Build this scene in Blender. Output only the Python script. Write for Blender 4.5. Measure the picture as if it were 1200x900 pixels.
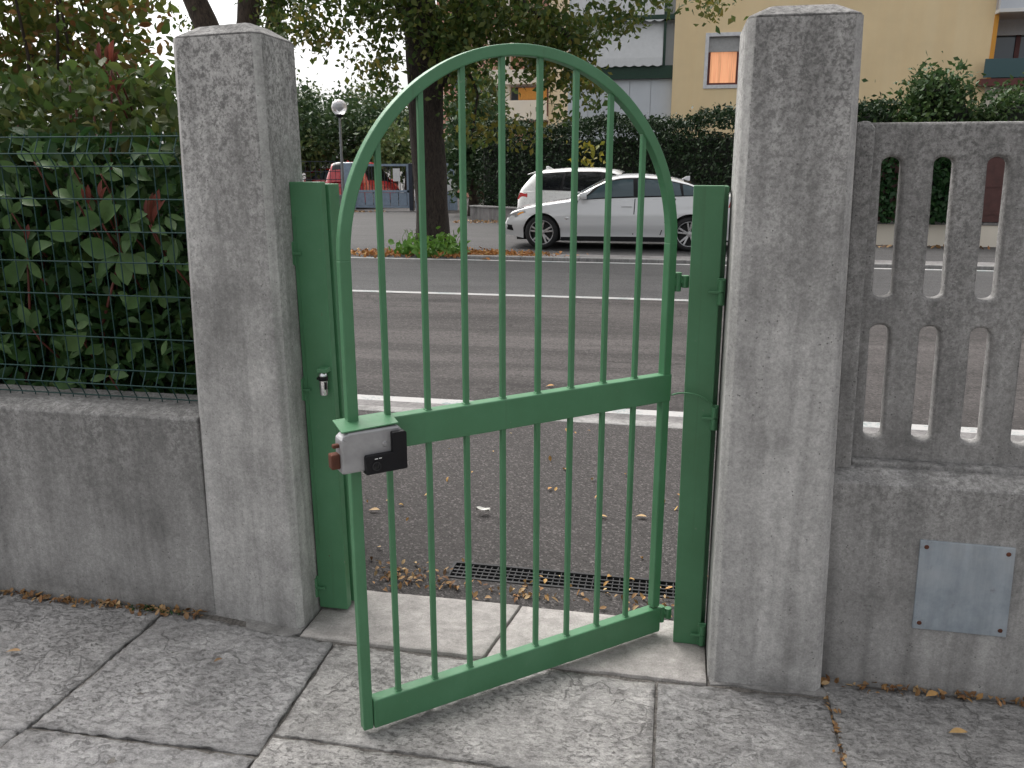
import bpy, bmesh, math, random
import numpy as np
from mathutils import Vector, Matrix, noise

R = math.radians
random.seed(7); rng = np.random.default_rng(7)
S = bpy.context.scene
COL = S.collection
for o in list(bpy.data.objects): bpy.data.objects.remove(o)

# ------------------------------------------------------------------ camera, sky, sun, exposure
CAM_H, PITCH, YAW, FPX = 1.5, 14.563, 11.1175, 970.0
cam = bpy.data.objects.new('camera', bpy.data.cameras.new('camera')); COL.objects.link(cam)
cam.data.sensor_width = 36; cam.data.lens = FPX / 1200 * 36
cam.data.clip_start = 0.05; cam.data.clip_end = 2000
cam.location = (0, 0, CAM_H); cam.rotation_euler = (R(90 - PITCH), 0, R(YAW))
S.camera = cam
S.render.resolution_x, S.render.resolution_y = 1024, 768

SUN_EL, SUN_AZ = 55.0, -50.0          # azimuth measured from +Y (the street) towards +X
world = bpy.data.worlds.new('World'); S.world = world; world.use_nodes = True
wn, wl = world.node_tree.nodes, world.node_tree.links
wn.clear()
sky = wn.new('ShaderNodeTexSky'); sky.sky_type = 'NISHITA'; sky.sun_disc = False
sky.sun_elevation = R(SUN_EL); sky.sun_rotation = R(SUN_AZ)
sky.air_density = 1.0; sky.dust_density = 6.0; sky.ozone_density = 1.0
hsv = wn.new('ShaderNodeHueSaturation'); hsv.inputs['Saturation'].default_value = 0.10
bg = wn.new('ShaderNodeBackground'); bg.inputs['Strength'].default_value = 0.14
wo = wn.new('ShaderNodeOutputWorld')
wl.new(sky.outputs[0], hsv.inputs['Color']); wl.new(hsv.outputs[0], bg.inputs['Color']); wl.new(bg.outputs[0], wo.inputs['Surface'])

sl = bpy.data.lights.new('sun', 'SUN'); sl.energy = 0.7; sl.angle = R(60); sl.color = (1, .90, .78)
so = bpy.data.objects.new('sun', sl); COL.objects.link(so)
sd = Vector((math.sin(R(SUN_AZ)) * math.cos(R(SUN_EL)), math.cos(R(SUN_AZ)) * math.cos(R(SUN_EL)), math.sin(R(SUN_EL))))
so.rotation_euler = sd.to_track_quat('Z', 'Y').to_euler()
S.view_settings.view_transform = 'Standard'; S.view_settings.look = 'None'
S.view_settings.gamma = 1; S.view_settings.exposure = 1.06
S.view_settings.use_curve_mapping = False
S.render.engine = 'CYCLES'
S.cycles.max_bounces = 4; S.cycles.diffuse_bounces = 3; S.cycles.glossy_bounces = 2; S.cycles.transmission_bounces = 2; S.cycles.transparent_max_bounces = 4

# ------------------------------------------------------------------ measuring helper: a ray of the survey photo -> a point of the place
_y, _p = R(YAW), R(PITCH)
_F = Vector((-math.sin(_y) * math.cos(_p), math.cos(_y) * math.cos(_p), -math.sin(_p)))
_Rt = Vector((math.cos(_y), math.sin(_y), 0)); _U = _Rt.cross(_F)
def at(px, py, Y):
    d = _F + _Rt * ((px - 600) / FPX) - _U * ((py - 450) / FPX)
    return Vector((0, 0, CAM_H)) + d * (Y / d.y)
def atz(px, py, z=0.0):
    d = _F + _Rt * ((px - 600) / FPX) - _U * ((py - 450) / FPX)
    return Vector((0, 0, CAM_H)) + d * ((z - CAM_H) / d.z)

# ------------------------------------------------------------------ object helpers
def wm(o):
    m = o.matrix_basis.copy()
    if o.parent: m = wm(o.parent) @ o.matrix_parent_inverse @ m
    return m
def put(o, parent=None, local=False):
    COL.objects.link(o)
    if parent:
        o.parent = parent
        if not local: o.matrix_parent_inverse = wm(parent).inverted()
    return o
def tag(o, label=None, cat=None, group=None, kind=None):
    if label: o['label'] = label
    if cat: o['category'] = cat
    if group: o['group'] = group
    if kind: o['kind'] = kind
    return o
def thing(name, label, cat, loc=(0, 0, 0), rz=0, group=None):
    o = bpy.data.objects.new(name, None); COL.objects.link(o)
    o.empty_display_size = .1; o.location = loc; o.rotation_euler = (0, 0, rz)
    return tag(o, label, cat, group)

class MB:
    def __init__(s): s.v = []; s.f = []; s.m = []
    def add(s, vs, fs, mi=0):
        b = len(s.v); s.v += [tuple(v) for v in vs]; s.f += [tuple(b + i for i in f) for f in fs]; s.m += [mi] * len(fs); return s
    def box(s, a, b, mi=0):
        (x0, y0, z0), (x1, y1, z1) = a, b
        return s.add([(x0, y0, z0), (x1, y0, z0), (x1, y1, z0), (x0, y1, z0), (x0, y0, z1), (x1, y0, z1), (x1, y1, z1), (x0, y1, z1)],
                     [(0, 3, 2, 1), (4, 5, 6, 7), (0, 1, 5, 4), (1, 2, 6, 5), (2, 3, 7, 6), (3, 0, 4, 7)], mi)
    def quad(s, pts, mi=0): return s.add(pts, [tuple(range(len(pts)))], mi)
    def tube(s, path, rad, n=8, cap=True, mi=0, up=None):
        path = [Vector(p) for p in path]; k = len(path)
        rads = rad if isinstance(rad, (list, tuple)) else [rad] * k
        rings = []; prev = None
        for i, p in enumerate(path):
            t = (path[min(i + 1, k - 1)] - path[max(i - 1, 0)]).normalized()
            if prev is None:
                a = Vector(up) if up else (Vector((0, 0, 1)) if abs(t.z) < .9 else Vector((1, 0, 0)))
                u = t.cross(a).normalized()
            else: u = (prev - t * prev.dot(t)).normalized()
            prev = u; w = t.cross(u)
            off = math.pi / 4 if n == 4 else 0
            rings.append([p + (u * math.cos(2 * math.pi * j / n + off) + w * math.sin(2 * math.pi * j / n + off)) * rads[i] for j in range(n)])
        vs = [v for r in rings for v in r]
        fs = [(i * n + j, i * n + (j + 1) % n, (i + 1) * n + (j + 1) % n, (i + 1) * n + j) for i in range(k - 1) for j in range(n)]
        if cap: fs += [tuple(range(n - 1, -1, -1)), tuple((k - 1) * n + j for j in range(n))]
        return s.add(vs, fs, mi)
    def rings(s, rings, cap=True, mi=0, closed=True):
        n = len(rings[0]); k = len(rings); vs = [v for r in rings for v in r]
        fs = [(i * n + j, i * n + (j + 1) % n, (i + 1) * n + (j + 1) % n, (i + 1) * n + j) for i in range(k - 1) for j in range(n if closed else n - 1)]
        if cap: fs += [tuple(range(n - 1, -1, -1)), tuple((k - 1) * n + j for j in range(n))]
        return s.add(vs, fs, mi)
    def lathe(s, prof, n=24, axis='z', c=(0, 0, 0), mi=0, cap=False):
        rr = []
        for r, h in prof:
            ring = []
            for j in range(n):
                a = 2 * math.pi * j / n
                q = (r * math.cos(a), r * math.sin(a), h) if axis == 'z' else ((r * math.cos(a), -h, r * math.sin(a)) if axis == 'y' else (h, r * math.cos(a), r * math.sin(a)))
                ring.append((c[0] + q[0], c[1] + q[1], c[2] + q[2]))
            rr.append(ring)
        return s.rings(rr, cap, mi)
    def prism(s, poly, y0, y1, mi=0):
        # poly of (x, z), extruded along y
        n = len(poly)
        vs = [(x, y0, z) for x, z in poly] + [(x, y1, z) for x, z in poly]
        fs = [tuple(range(n)), tuple(range(2 * n - 1, n - 1, -1))] + [(i, n + i, n + (i + 1) % n, (i + 1) % n) for i in range(n)]
        return s.add(vs, fs, mi)
    def mesh(s, name, mats, smooth=False):
        me = bpy.data.meshes.new(name); me.from_pydata(s.v, [], s.f)
        for m in (mats if isinstance(mats, (list, tuple)) else [mats]): me.materials.append(m)
        if any(s.m): me.polygons.foreach_set('material_index', s.m)
        bm = bmesh.new(); bm.from_mesh(me); bmesh.ops.recalc_face_normals(bm, faces=bm.faces); bm.to_mesh(me); bm.free()
        if smooth: me.polygons.foreach_set('use_smooth', [True] * len(me.polygons))
        me.update(); return me
    def build(s, name, mats, parent=None, smooth=False, bevel=0, seg=2, local=False):
        o = bpy.data.objects.new(name, s.mesh(name, mats, smooth))
        put(o, parent, local)
        if bevel:
            b = o.modifiers.new('bevel', 'BEVEL'); b.width = bevel; b.segments = seg; b.limit_method = 'ANGLE'; b.angle_limit = R(35)
        return o
def bx(name, a, b, mat, parent=None, bevel=0, local=False): return MB().box(a, b).build(name, mat, parent, bevel=bevel, local=local)

# ------------------------------------------------------------------ materials
def newmat(name):
    m = bpy.data.materials.new(name); m.use_nodes = True
    nt = m.node_tree; b = nt.nodes['Principled BSDF']; return m, nt, b
def nd(nt, t, **kw):
    n = nt.nodes.new(t)
    for k, v in kw.items():
        if k in n.inputs.keys(): n.inputs[k].default_value = v
        else: setattr(n, k, v)
    return n
def ramp(nt, fac, stops, interp='LINEAR'):
    r = nt.nodes.new('ShaderNodeValToRGB'); e = r.color_ramp.elements; r.color_ramp.interpolation = interp
    while len(e) < len(stops): e.new(.5)
    for el, (p, c) in zip(e, stops): el.position = p; el.color = (*c, 1) if len(c) == 3 else c
    nt.links.new(fac, r.inputs[0]); return r.outputs[0]
def g3(v): return (v, v, v)
def mix(nt, fac, a, b, mode='MIX'):
    n = nt.nodes.new('ShaderNodeMix'); n.data_type = 'RGBA'; n.blend_type = mode
    for i, v in ((0, fac), (6, a), (7, b)):
        if hasattr(v, 'links'): nt.links.new(v, n.inputs[i])
        else: n.inputs[i].default_value = v if not isinstance(v, tuple) or len(v) == 4 else (*v, 1)
    return n.outputs[2]
def math_(nt, op, a, b=None):
    n = nt.nodes.new('ShaderNodeMath'); n.operation = op
    for i, v in ((0, a), (1, b)):
        if v is None: continue
        if hasattr(v, 'links'): nt.links.new(v, n.inputs[i])
        else: n.inputs[i].default_value = v
    return n.outputs[0]
def coords(nt, scale=(1, 1, 1), space='Object'):
    tc = nt.nodes.new('ShaderNodeTexCoord'); mp = nt.nodes.new('ShaderNodeMapping'); mp.inputs['Scale'].default_value = scale
    nt.links.new(tc.outputs[space], mp.inputs[0]); return mp.outputs[0]
def noise_t(nt, vec, scale, detail=6, rough=.6, dist=0):
    n = nd(nt, 'ShaderNodeTexNoise', Scale=scale, Detail=detail, Roughness=rough, Distortion=dist); nt.links.new(vec, n.inputs['Vector']); return n.outputs['Fac']
def voro(nt, vec, scale, out='Distance', feature='F1'):
    n = nd(nt, 'ShaderNodeTexVoronoi', Scale=scale, feature=feature); nt.links.new(vec, n.inputs['Vector']); return n.outputs[out]
def bump(nt, b, h, strength=.3, dist=.01, prev=None):
    n = nd(nt, 'ShaderNodeBump', Strength=strength, Distance=dist); nt.links.new(h, n.inputs['Height'])
    if prev: nt.links.new(prev, n.inputs['Normal'])
    nt.links.new(n.outputs[0], b.inputs['Normal']); return n.outputs[0]

def paint(name, col, rough=.4, metal=0, var=.12, bumpy=0, spec=.5, coat=0):
    m, nt, b = newmat(name); v = coords(nt)
    n1 = noise_t(nt, v, 9, 5); c = ramp(nt, n1, [(.3, tuple(x * (1 - var) for x in col)), (.7, tuple(min(1, x * (1 + var)) for x in col))])
    nt.links.new(c, b.inputs['Base Color'])
    rr = ramp(nt, noise_t(nt, v, 25, 5), [(.3, g3(max(.02, rough - .08))), (.7, g3(min(1, rough + .1)))]); nt.links.new(rr, b.inputs['Roughness'])
    b.inputs['Metallic'].default_value = metal; b.inputs['Specular IOR Level'].default_value = spec
    b.inputs['Coat Weight'].default_value = coat; b.inputs['Coat Roughness'].default_value = .05
    if bumpy: bump(nt, b, noise_t(nt, v, 140, 4), bumpy, .002)
    return m

def concrete(name, lo, hi, stain=None, zr=(0, 1), tint=(1, .978, .955), rough_b=.55, seed=0.0):
    """cast concrete: cloudy greys, aggregate, pits; 'stain' = lichen-grey weathering growing on its upper zr range"""
    m, nt, b = newmat(name); v = coords(nt)
    mp = nt.nodes[-1] if False else None
    cl = noise_t(nt, v, 5 + seed, 8, .68, .15)
    T = lambda x: tuple(x * t for t in tint)
    c = ramp(nt, cl, [(.28, T(lo)), (.5, T((lo + hi) / 2)), (.72, T(hi))])
    # fine sand grain
    gr = noise_t(nt, v, 170, 3, .7)
    c = mix(nt, .42, c, ramp(nt, gr, [(.3, g3(.32)), (.5, g3(.5)), (.75, g3(.78))]), 'OVERLAY')
    gr2 = noise_t(nt, v, 58, 6, .78, .1)
    c = mix(nt, .34, c, ramp(nt, gr2, [(.36, g3(.25)), (.5, g3(.5)), (.66, g3(.74))]), 'OVERLAY')
    # water streaks
    vs = coords(nt, (14, 14, .9)); st = noise_t(nt, vs, 1.6, 4, .55, .3)
    c = mix(nt, .55, c, ramp(nt, st, [(.33, g3(.30)), (.52, g3(.5)), (.72, g3(.66))]), 'OVERLAY')
    bs_ = noise_t(nt, coords(nt, (1, 1, .55)), 2.3 + seed * .4, 5, .6, .5)
    c = mix(nt, .7, c, ramp(nt, bs_, [(.34, g3(.33)), (.5, g3(.5)), (.68, g3(.60))]), 'OVERLAY')
    # pits
    pit = voro(nt, v, 75); pm = noise_t(nt, v, 20, 3)
    pf = math_(nt, 'MULTIPLY', ramp(nt, pit, [(.10, g3(1)), (.2, g3(0))]), ramp(nt, pm, [(.5, g3(0)), (.62, g3(1))]))
    c = mix(nt, math_(nt, 'MULTIPLY', pf, .75), c, (*T(lo * .32), 1))
    if stain:
        sx = nt.nodes.new('ShaderNodeSeparateXYZ'); nt.links.new(v, sx.inputs[0])
        mr = nd(nt, 'ShaderNodeMapRange'); mr.inputs['From Min'].default_value = zr[0]; mr.inputs['From Max'].default_value = zr[1]
        nt.links.new(sx.outputs[2], mr.inputs[0])
        big = math_(nt, 'ADD', math_(nt, 'MULTIPLY', mr.outputs[0], .62), math_(nt, 'MULTIPLY', noise_t(nt, vs, .8, 6, .7), .55))
        sp = noise_t(nt, v, 40, 10, .84, .15)
        sp2 = noise_t(nt, v, 95, 5, .75, .1)
        f = math_(nt, 'MULTIPLY', ramp(nt, big, [(.36, g3(0)), (.80, g3(1))]), ramp(nt, math_(nt, 'ADD', math_(nt, 'MULTIPLY', sp, .6), math_(nt, 'MULTIPLY', sp2, .4)), [(.45, g3(1)), (.53, g3(.03))]))
        c = mix(nt, math_(nt, 'MULTIPLY', f, .72), c, (*T(stain), 1))
        # darker blotches towards the foot
        mr2 = nd(nt, 'ShaderNodeMapRange'); mr2.inputs['From Min'].default_value = .16; mr2.inputs['From Max'].default_value = .0
        nt.links.new(sx.outputs[2], mr2.inputs[0])
        c = mix(nt, math_(nt, 'MULTIPLY', math_(nt, 'MULTIPLY', mr2.outputs[0], ramp(nt, noise_t(nt, v, 7, 4), [(.35, g3(0)), (.65, g3(1))])), .55), c, (*T(lo * .5), 1))
    nt.links.new(c, b.inputs['Base Color']); b.inputs['Roughness'].default_value = .92; b.inputs['Specular IOR Level'].default_value = .25
    p = bump(nt, b, gr2, rough_b * .55, .006)
    p = bump(nt, b, math_(nt, 'MULTIPLY', pf, -1), .6, .004, p)
    bump(nt, b, gr, rough_b * .5, .002, p)
    return m

def stone(name, lo, hi, pit_dark, tint, pit_amt=.5, seed=0.0, bs=1.0, con=.7):
    m, nt, b = newmat(name); v = coords(nt); ve = coords(nt, (.75, 1.25, 1))
    T = lambda x: tuple(x * t for t in tint)
    cl = noise_t(nt, v, 4.2 + seed, 9, .65, .6)
    c = ramp(nt, cl, [(.32, T(lo)), (.5, T((lo + hi) / 2)), (.66, T(hi))])
    fl = noise_t(nt, ve, 26 + seed * .5, 12, .86, .1)           # flaky hammered skin
    c = mix(nt, con, c, ramp(nt, fl, [(.36, g3(.18)), (.48, g3(.46)), (.62, g3(.74))]), 'OVERLAY')
    gr = noise_t(nt, v, 210, 3, .7)
    c = mix(nt, .45, c, ramp(nt, gr, [(.3, g3(.3)), (.7, g3(.72))]), 'OVERLAY')
    fl2 = noise_t(nt, ve, 58 + seed, 8, .78, .2)
    worn = ramp(nt, noise_t(nt, v, 3.4 + seed * .1, 5, .6, .3), [(.40, g3(.15)), (.60, g3(1))])
    pf = math_(nt, 'MULTIPLY', ramp(nt, fl2, [(.425, g3(1)), (.455, g3(0))]), worn)
    fl3 = noise_t(nt, ve, 24 + seed, 9, .75, .3)
    pf = math_(nt, 'MAXIMUM', pf, math_(nt, 'MULTIPLY', math_(nt, 'MULTIPLY', ramp(nt, fl3, [(.385, g3(1)), (.41, g3(0))]), worn), .8))
    wv = nd(nt, 'ShaderNodeTexNoise', Scale=11, Detail=6); nt.links.new(v, wv.inputs['Vector'])
    dv = nt.nodes.new('ShaderNodeVectorMath'); dv.operation = 'MULTIPLY_ADD'; dv.inputs[1].default_value = (.16, .16, .16)
    nt.links.new(wv.outputs['Color'], dv.inputs[0]); nt.links.new(v, dv.inputs[2])
    ck = math_(nt, 'MULTIPLY', ramp(nt, voro(nt, dv.outputs[0], 4.6 + seed * .2, 'Distance', 'DISTANCE_TO_EDGE'), [(.0, g3(1)), (.022, g3(0))]), ramp(nt, noise_t(nt, v, 3.1, 4), [(.54, g3(0)), (.60, g3(1))]))
    pf = math_(nt, 'MAXIMUM', pf, math_(nt, 'MULTIPLY', ck, .9))
    c = mix(nt, math_(nt, 'MULTIPLY', pf, pit_amt), c, (*T(pit_dark), 1))
    nt.links.new(c, b.inputs['Base Color']); b.inputs['Roughness'].default_value = .85; b.inputs['Specular IOR Level'].default_value = .3
    p = bump(nt, b, fl, .7 * bs, .02)
    p = bump(nt, b, math_(nt, 'MULTIPLY', pf, -1), .8 * bs, .010, p)
    bump(nt, b, gr, .3 * bs, .002, p)
    return m

def asphalt(name, base, hi, tint=(1, .94, .94), streak=0, sc=1.0, speck=.5):
    m, nt, b = newmat(name); v = coords(nt)
    T = lambda x: tuple(x * t for t in tint)
    big = noise_t(nt, v, .8, 6, .6, .3)
    c = ramp(nt, big, [(.3, T(base * .88)), (.7, T(base * 1.16))])
    if streak:
        vs = coords(nt, (.22, 2.2, 1)); s = noise_t(nt, vs, 1.3, 7, .65, .5)
        c = mix(nt, streak, c, ramp(nt, s, [(.36, T(base * .5)), (.5, T(base)), (.66, T(base * 1.45))]))
    if streak > .5:
        vp = coords(nt, (.10, 1, 1)); pb = noise_t(nt, vp, 1.05, 3, .5, .2)
        c = mix(nt, .75, c, ramp(nt, pb, [(.40, g3(.30)), (.47, g3(.5)), (.55, g3(.5)), (.62, g3(.62))]), 'OVERLAY')
        wv = nd(nt, 'ShaderNodeTexNoise', Scale=2.5, Detail=6); nt.links.new(v, wv.inputs['Vector'])
        dv = nt.nodes.new('ShaderNodeVectorMath'); dv.operation = 'MULTIPLY_ADD'; dv.inputs[1].default_value = (.5, .5, .5)
        nt.links.new(wv.outputs['Color'], dv.inputs[0]); nt.links.new(coords(nt, (.6, 1, 1)), dv.inputs[2])
        ck = math_(nt, 'MULTIPLY', ramp(nt, voro(nt, dv.outputs[0], 1.3, 'Distance', 'DISTANCE_TO_EDGE'), [(0, g3(1)), (.025, g3(0))]), ramp(nt, noise_t(nt, v, .7, 3), [(.48, g3(0)), (.56, g3(1))]))
        c = mix(nt, math_(nt, 'MULTIPLY', ck, .8), c, (*T(base * .3), 1))
    vc = nd(nt, 'ShaderNodeTexVoronoi', Scale=130 * sc); nt.links.new(v, vc.inputs['Vector'])
    sp = nt.nodes.new('ShaderNodeSeparateColor'); nt.links.new(vc.outputs['Color'], sp.inputs[0])
    c = mix(nt, math_(nt, 'MULTIPLY', ramp(nt, sp.outputs[0], [(.72, g3(0)), (.98, g3(1))]), speck), c, (*T(hi), 1))
    c = mix(nt, math_(nt, 'MULTIPLY', ramp(nt, sp.outputs[1], [(.6, g3(0)), (.9, g3(1))]), .6), c, (*T(base * .35), 1))
    nt.links.new(c, b.inputs['Base Color']); b.inputs['Roughness'].default_value = .88; b.inputs['Specular IOR Level'].default_value = .3
    p = bump(nt, b, vc.outputs['Distance'], .5, .006)
    bump(nt, b, noise_t(nt, v, 60 * sc, 5), .35, .008, p)
    return m

def leafmat(name, cols, trans=.3, rough=.5, spec=.3):
    m, nt, b = newmat(name)
    gi = nt.nodes.new('ShaderNodeNewGeometry'); oi = nt.nodes.new('ShaderNodeObjectInfo')
    r = math_(nt, 'FRACT', math_(nt, 'ADD', gi.outputs['Random Per Island'], oi.outputs['Random']))
    n = len(cols); c = ramp(nt, r, [(i / max(1, n - 1), col) for i, col in enumerate(cols)])
    v = coords(nt); c = mix(nt, .35, c, ramp(nt, noise_t(nt, v, 2.2, 3), [(.3, g3(.25)), (.7, g3(.75))]), 'OVERLAY')
    nt.links.new(c, b.inputs['Base Color']); b.inputs['Roughness'].default_value = rough; b.inputs['Specular IOR Level'].default_value = spec
    t = nt.nodes.new('ShaderNodeBsdfTranslucent'); nt.links.new(c, t.inputs[0])
    ms = nt.nodes.new('ShaderNodeMixShader'); ms.inputs[0].default_value = trans
    out = nt.nodes['Material Output']
    nt.links.new(b.outputs[0], ms.inputs[1]); nt.links.new(t.outputs[0], ms.inputs[2]); nt.links.new(ms.outputs[0], out.inputs[0])
    return m

def bark(name, lo, hi):
    m, nt, b = newmat(name); v = coords(nt, (1, 1, .28))
    n1 = noise_t(nt, v, 22, 8, .7, 1.2)
    c = ramp(nt, n1, [(.35, lo), (.6, hi)]); nt.links.new(c, b.inputs['Base Color']); b.inputs['Roughness'].default_value = .95
    bump(nt, b, n1, .9, .04); return m

def render_mat(name, col, var=.06, streak=.12):
    m, nt, b = newmat(name); v = coords(nt)
    c = ramp(nt, noise_t(nt, v, .7, 5), [(.3, tuple(x * (1 - var) for x in col)), (.7, tuple(min(1, x * (1 + var)) for x in col))])
    vs = coords(nt, (2.2, 2.2, .15)); c = mix(nt, streak, c, ramp(nt, noise_t(nt, vs, 1.1, 5), [(.35, g3(.3)), (.65, g3(.62))]), 'OVERLAY')
    nt.links.new(c, b.inputs['Base Color']); b.inputs['Roughness'].default_value = .9
    bump(nt, b, noise_t(nt, v, 30, 4), .15, .01); return m
def glass_mat(name, col, rough=.04, ior=1.9):
    m, nt, b = newmat(name); b.inputs['Base Color'].default_value = (*col, 1); b.inputs['Roughness'].default_value = rough; b.inputs['IOR'].default_value = ior
    return m
def emit_mat(name, col, strength):
    m, nt, b = newmat(name); v = coords(nt, (6, 1, .3))
    c = ramp(nt, noise_t(nt, v, 3, 3), [(.3, tuple(x * .6 for x in col)), (.7, col)])
    nt.links.new(c, b.inputs['Emission Color']); b.inputs['Emission Strength'].default_value = strength; nt.links.new(c, b.inputs['Base Color']); return m

M = {}
def green_paint():
    m, nt, b = newmat('green_enamel'); v = coords(nt)
    c = ramp(nt, noise_t(nt, v, 6, 6, .6), [(.3, (.060, .175, .082)), (.55, (.067, .198, .097)), (.75, (.079, .218, .112))])
    ch = noise_t(nt, v, 75, 4, .6, .6)
    c = mix(nt, ramp(nt, ch, [(.69, g3(0)), (.73, g3(.75))]), c, (.16, .22, .15, 1))
    c = mix(nt, ramp(nt, noise_t(nt, v, 48, 5, .65, .2), [(.70, g3(0)), (.73, g3(.8))]), c, (.10, .055, .03, 1))
    vs = coords(nt, (30, 30, .7)); dr = noise_t(nt, vs, 1.4, 4)
    c = mix(nt, math_(nt, 'MULTIPLY', ramp(nt, dr, [(.6, g3(0)), (.75, g3(1))]), .35), c, (.05, .11, .05, 1))
    nt.links.new(c, b.inputs['Base Color'])
    nt.links.new(ramp(nt, noise_t(nt, v, 18, 5), [(.3, g3(.34)), (.7, g3(.55))]), b.inputs['Roughness'])
    p = bump(nt, b, noise_t(nt, v, 55, 4), .10, .004); bump(nt, b, ch, .12, .002, p)
    return m
M['green'] = green_paint()
M['pillar'] = concrete('pillar_concrete', .28, .50, stain=.085, zr=(.75, 1.9))
M['cap'] = concrete('weathered_dimmed_cap', .17, .30, stain=.06, zr=(.0, 1.5), seed=.4)  # weathered, and darkened in colour to offset light on the flat top
M['pillar_edge'] = concrete('smooth_lit_edge', .36, .48, rough_b=.15)  # smoother chamfer, colour also lightened for the light its facing catches
M['wall_l'] = concrete('left_wall_concrete', .22, .33, stain=.085, zr=(.1, .95), seed=1.3)
M['wall_r'] = concrete('right_wall_concrete', .25, .37, stain=.085, zr=(.1, .9), seed=2.1)
M['panel'] = concrete('precast_panel_concrete', .21, .34, stain=.075, zr=(-.2, 2.2), seed=.7, rough_b=.8)
M['mortar'] = concrete('mortar', .14, .26)
M['slab_l'] = stone('hammered_stone_blue', .22, .38, .11, (1, .98, .975), .55, 0)
M['slab_c'] = stone('hammered_stone_pale', .28, .46, .12, (1, .968, .935), .6, 3)
M['slab_r'] = stone('hammered_stone_grey', .21, .36, .10, (1, .978, .96), .55, 6)
M['slab_t'] = stone('sawn_threshold_stone', .24, .37, .13, (1.02, .962, .915), .45, 9, .15, .3)
M['dirt'] = asphalt('joint_dirt', .12, .2, (1, .93, .86))
M['foot_asph'] = asphalt('pavement_asphalt', .048, .18, (1, .915, .895), 0, 1.0, .55)
M['road_asph'] = asphalt('road_asphalt', .058, .17, (1, .905, .88), .75, .55, .3)
M['lane_asph'] = asphalt('lane_asphalt', .072, .2, (1, .98, .99), .25, .6, .15)
M['far_asph'] = asphalt('parking_asphalt', .066, .17, (1, .97, .97), .3, .6, .2)
M['ground'] = asphalt('ground_asphalt', .09, .15)
M['kerb'] = concrete('kerb_concrete', .19, .30)
M['gutter'] = concrete('gutter_concrete', .15, .22, tint=(1, .96, .95))
def linemat():
    m, nt, b = newmat('road_paint'); v = coords(nt)
    f = ramp(nt, math_(nt, 'ADD', math_(nt, 'MULTIPLY', noise_t(nt, v, 3, 6, .7), .5), math_(nt, 'MULTIPLY', noise_t(nt, v, 60, 4, .7), .5)), [(.40, g3(0)), (.50, g3(1))])
    c = mix(nt, f, (.16, .21, .21, 1), (.37, .36, .355, 1)); nt.links.new(c, b.inputs['Base Color']); b.inputs['Roughness'].default_value = .8; return m
M['line'] = linemat()
M['black'] = paint('black_plastic', (.008, .008, .010), .5, 0, .2, 0, .25)
M['alu'] = paint('cast_aluminium', (.40, .40, .41), .5, .6, .25, .3)
def zinc_mat():
    m, nt, b = newmat('galvanised_sheet'); v = coords(nt)
    c = ramp(nt, noise_t(nt, v, 7, 8, .7), [(.3, (.24, .28, .32)), (.5, (.33, .37, .41)), (.7, (.40, .43, .46))])
    vs = coords(nt, (30, 30, 3.5)); c = mix(nt, .25, c, ramp(nt, noise_t(nt, vs, 1.5, 5), [(.35, g3(.32)), (.65, g3(.66))]), 'OVERLAY')
    c = mix(nt, math_(nt, 'MULTIPLY', ramp(nt, noise_t(nt, v, 16, 7, .75), [(.60, g3(0)), (.68, g3(1))]), .5), c, (.12, .10, .085, 1))
    nt.links.new(c, b.inputs['Base Color']); b.inputs['Metallic'].default_value = .35
    nt.links.new(ramp(nt, noise_t(nt, v, 20, 5), [(.3, g3(.4)), (.7, g3(.7))]), b.inputs['Roughness']); bump(nt, b, noise_t(nt, v, 90, 4), .08, .003); return m
M['zinc'] = zinc_mat()
M['chrome'] = paint('chrome', (.7, .7, .72), .15, 1, .03)
M['rust'] = paint('rusty_steel', (.10, .035, .02), .8, .2, .4, .4)
M['iron'] = paint('cast_iron', (.03, .03, .032), .6, .4, .3, .3)
M['pit'] = paint('drain_pit', (.008, .008, .008), .9)
M['wire'] = paint('green_wire_coating', (.003, .040, .036), .5)
M['bark'] = bark('bark_dark', (.012, .009, .008), (.055, .042, .034))
M['bark2'] = bark('bark_brown', (.02, .014, .011), (.085, .062, .046))
M['twig'] = paint('red_stem', (.13, .035, .025), .6, 0, .3)
M['lf_tree'] = leafmat('linden_leaf', [(.034, .068, .016), (.065, .11, .024), (.048, .088, .020), (.12, .14, .03), (.085, .125, .03), (.16, .15, .036)], .45)
M['lf_tree2'] = leafmat('drooping_leaf', [(.07, .10, .02), (.12, .13, .025), (.20, .16, .03), (.05, .08, .018)], .4)
M['lf_pho'] = leafmat('photinia_leaf', [(.022, .060, .018), (.036, .090, .026), (.048, .11, .032), (.028, .072, .024), (.045, .10, .030), (.05, .08, .02)], .3, .5, .25)
M['lf_pho_big'] = leafmat('photinia_big_leaf', [(.050, .11, .030), (.070, .145, .042), (.085, .155, .048), (.058, .12, .036)], .25, .42, .35)
M['lf_pho_top'] = leafmat('photinia_top_leaf', [(.10, .14, .03), (.14, .16, .035), (.07, .12, .03), (.20, .18, .04), (.22, .10, .04), (.085, .14, .035), (.13, .15, .04)], .5, .5, .25)
M['lf_pho_up'] = leafmat('photinia_upper_leaf', [(.045, .085, .022), (.07, .11, .028), (.055, .095, .026), (.095, .12, .03), (.04, .075, .022), (.12, .12, .035)], .4, .5, .25)
M['lf_red'] = leafmat('photinia_red_leaf', [(.13, .03, .022), (.19, .05, .035), (.10, .035, .02)], .35, .35)
M['lf_hedge'] = leafmat('hedge_leaf', [(.009, .024, .009), (.016, .038, .014), (.028, .058, .020), (.012, .030, .012), (.040, .070, .022)], .12, .5)
M['lf_ivy'] = leafmat('ivy_leaf', [(.012, .045, .014), (.022, .065, .020), (.035, .085, .024)], .2)
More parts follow.
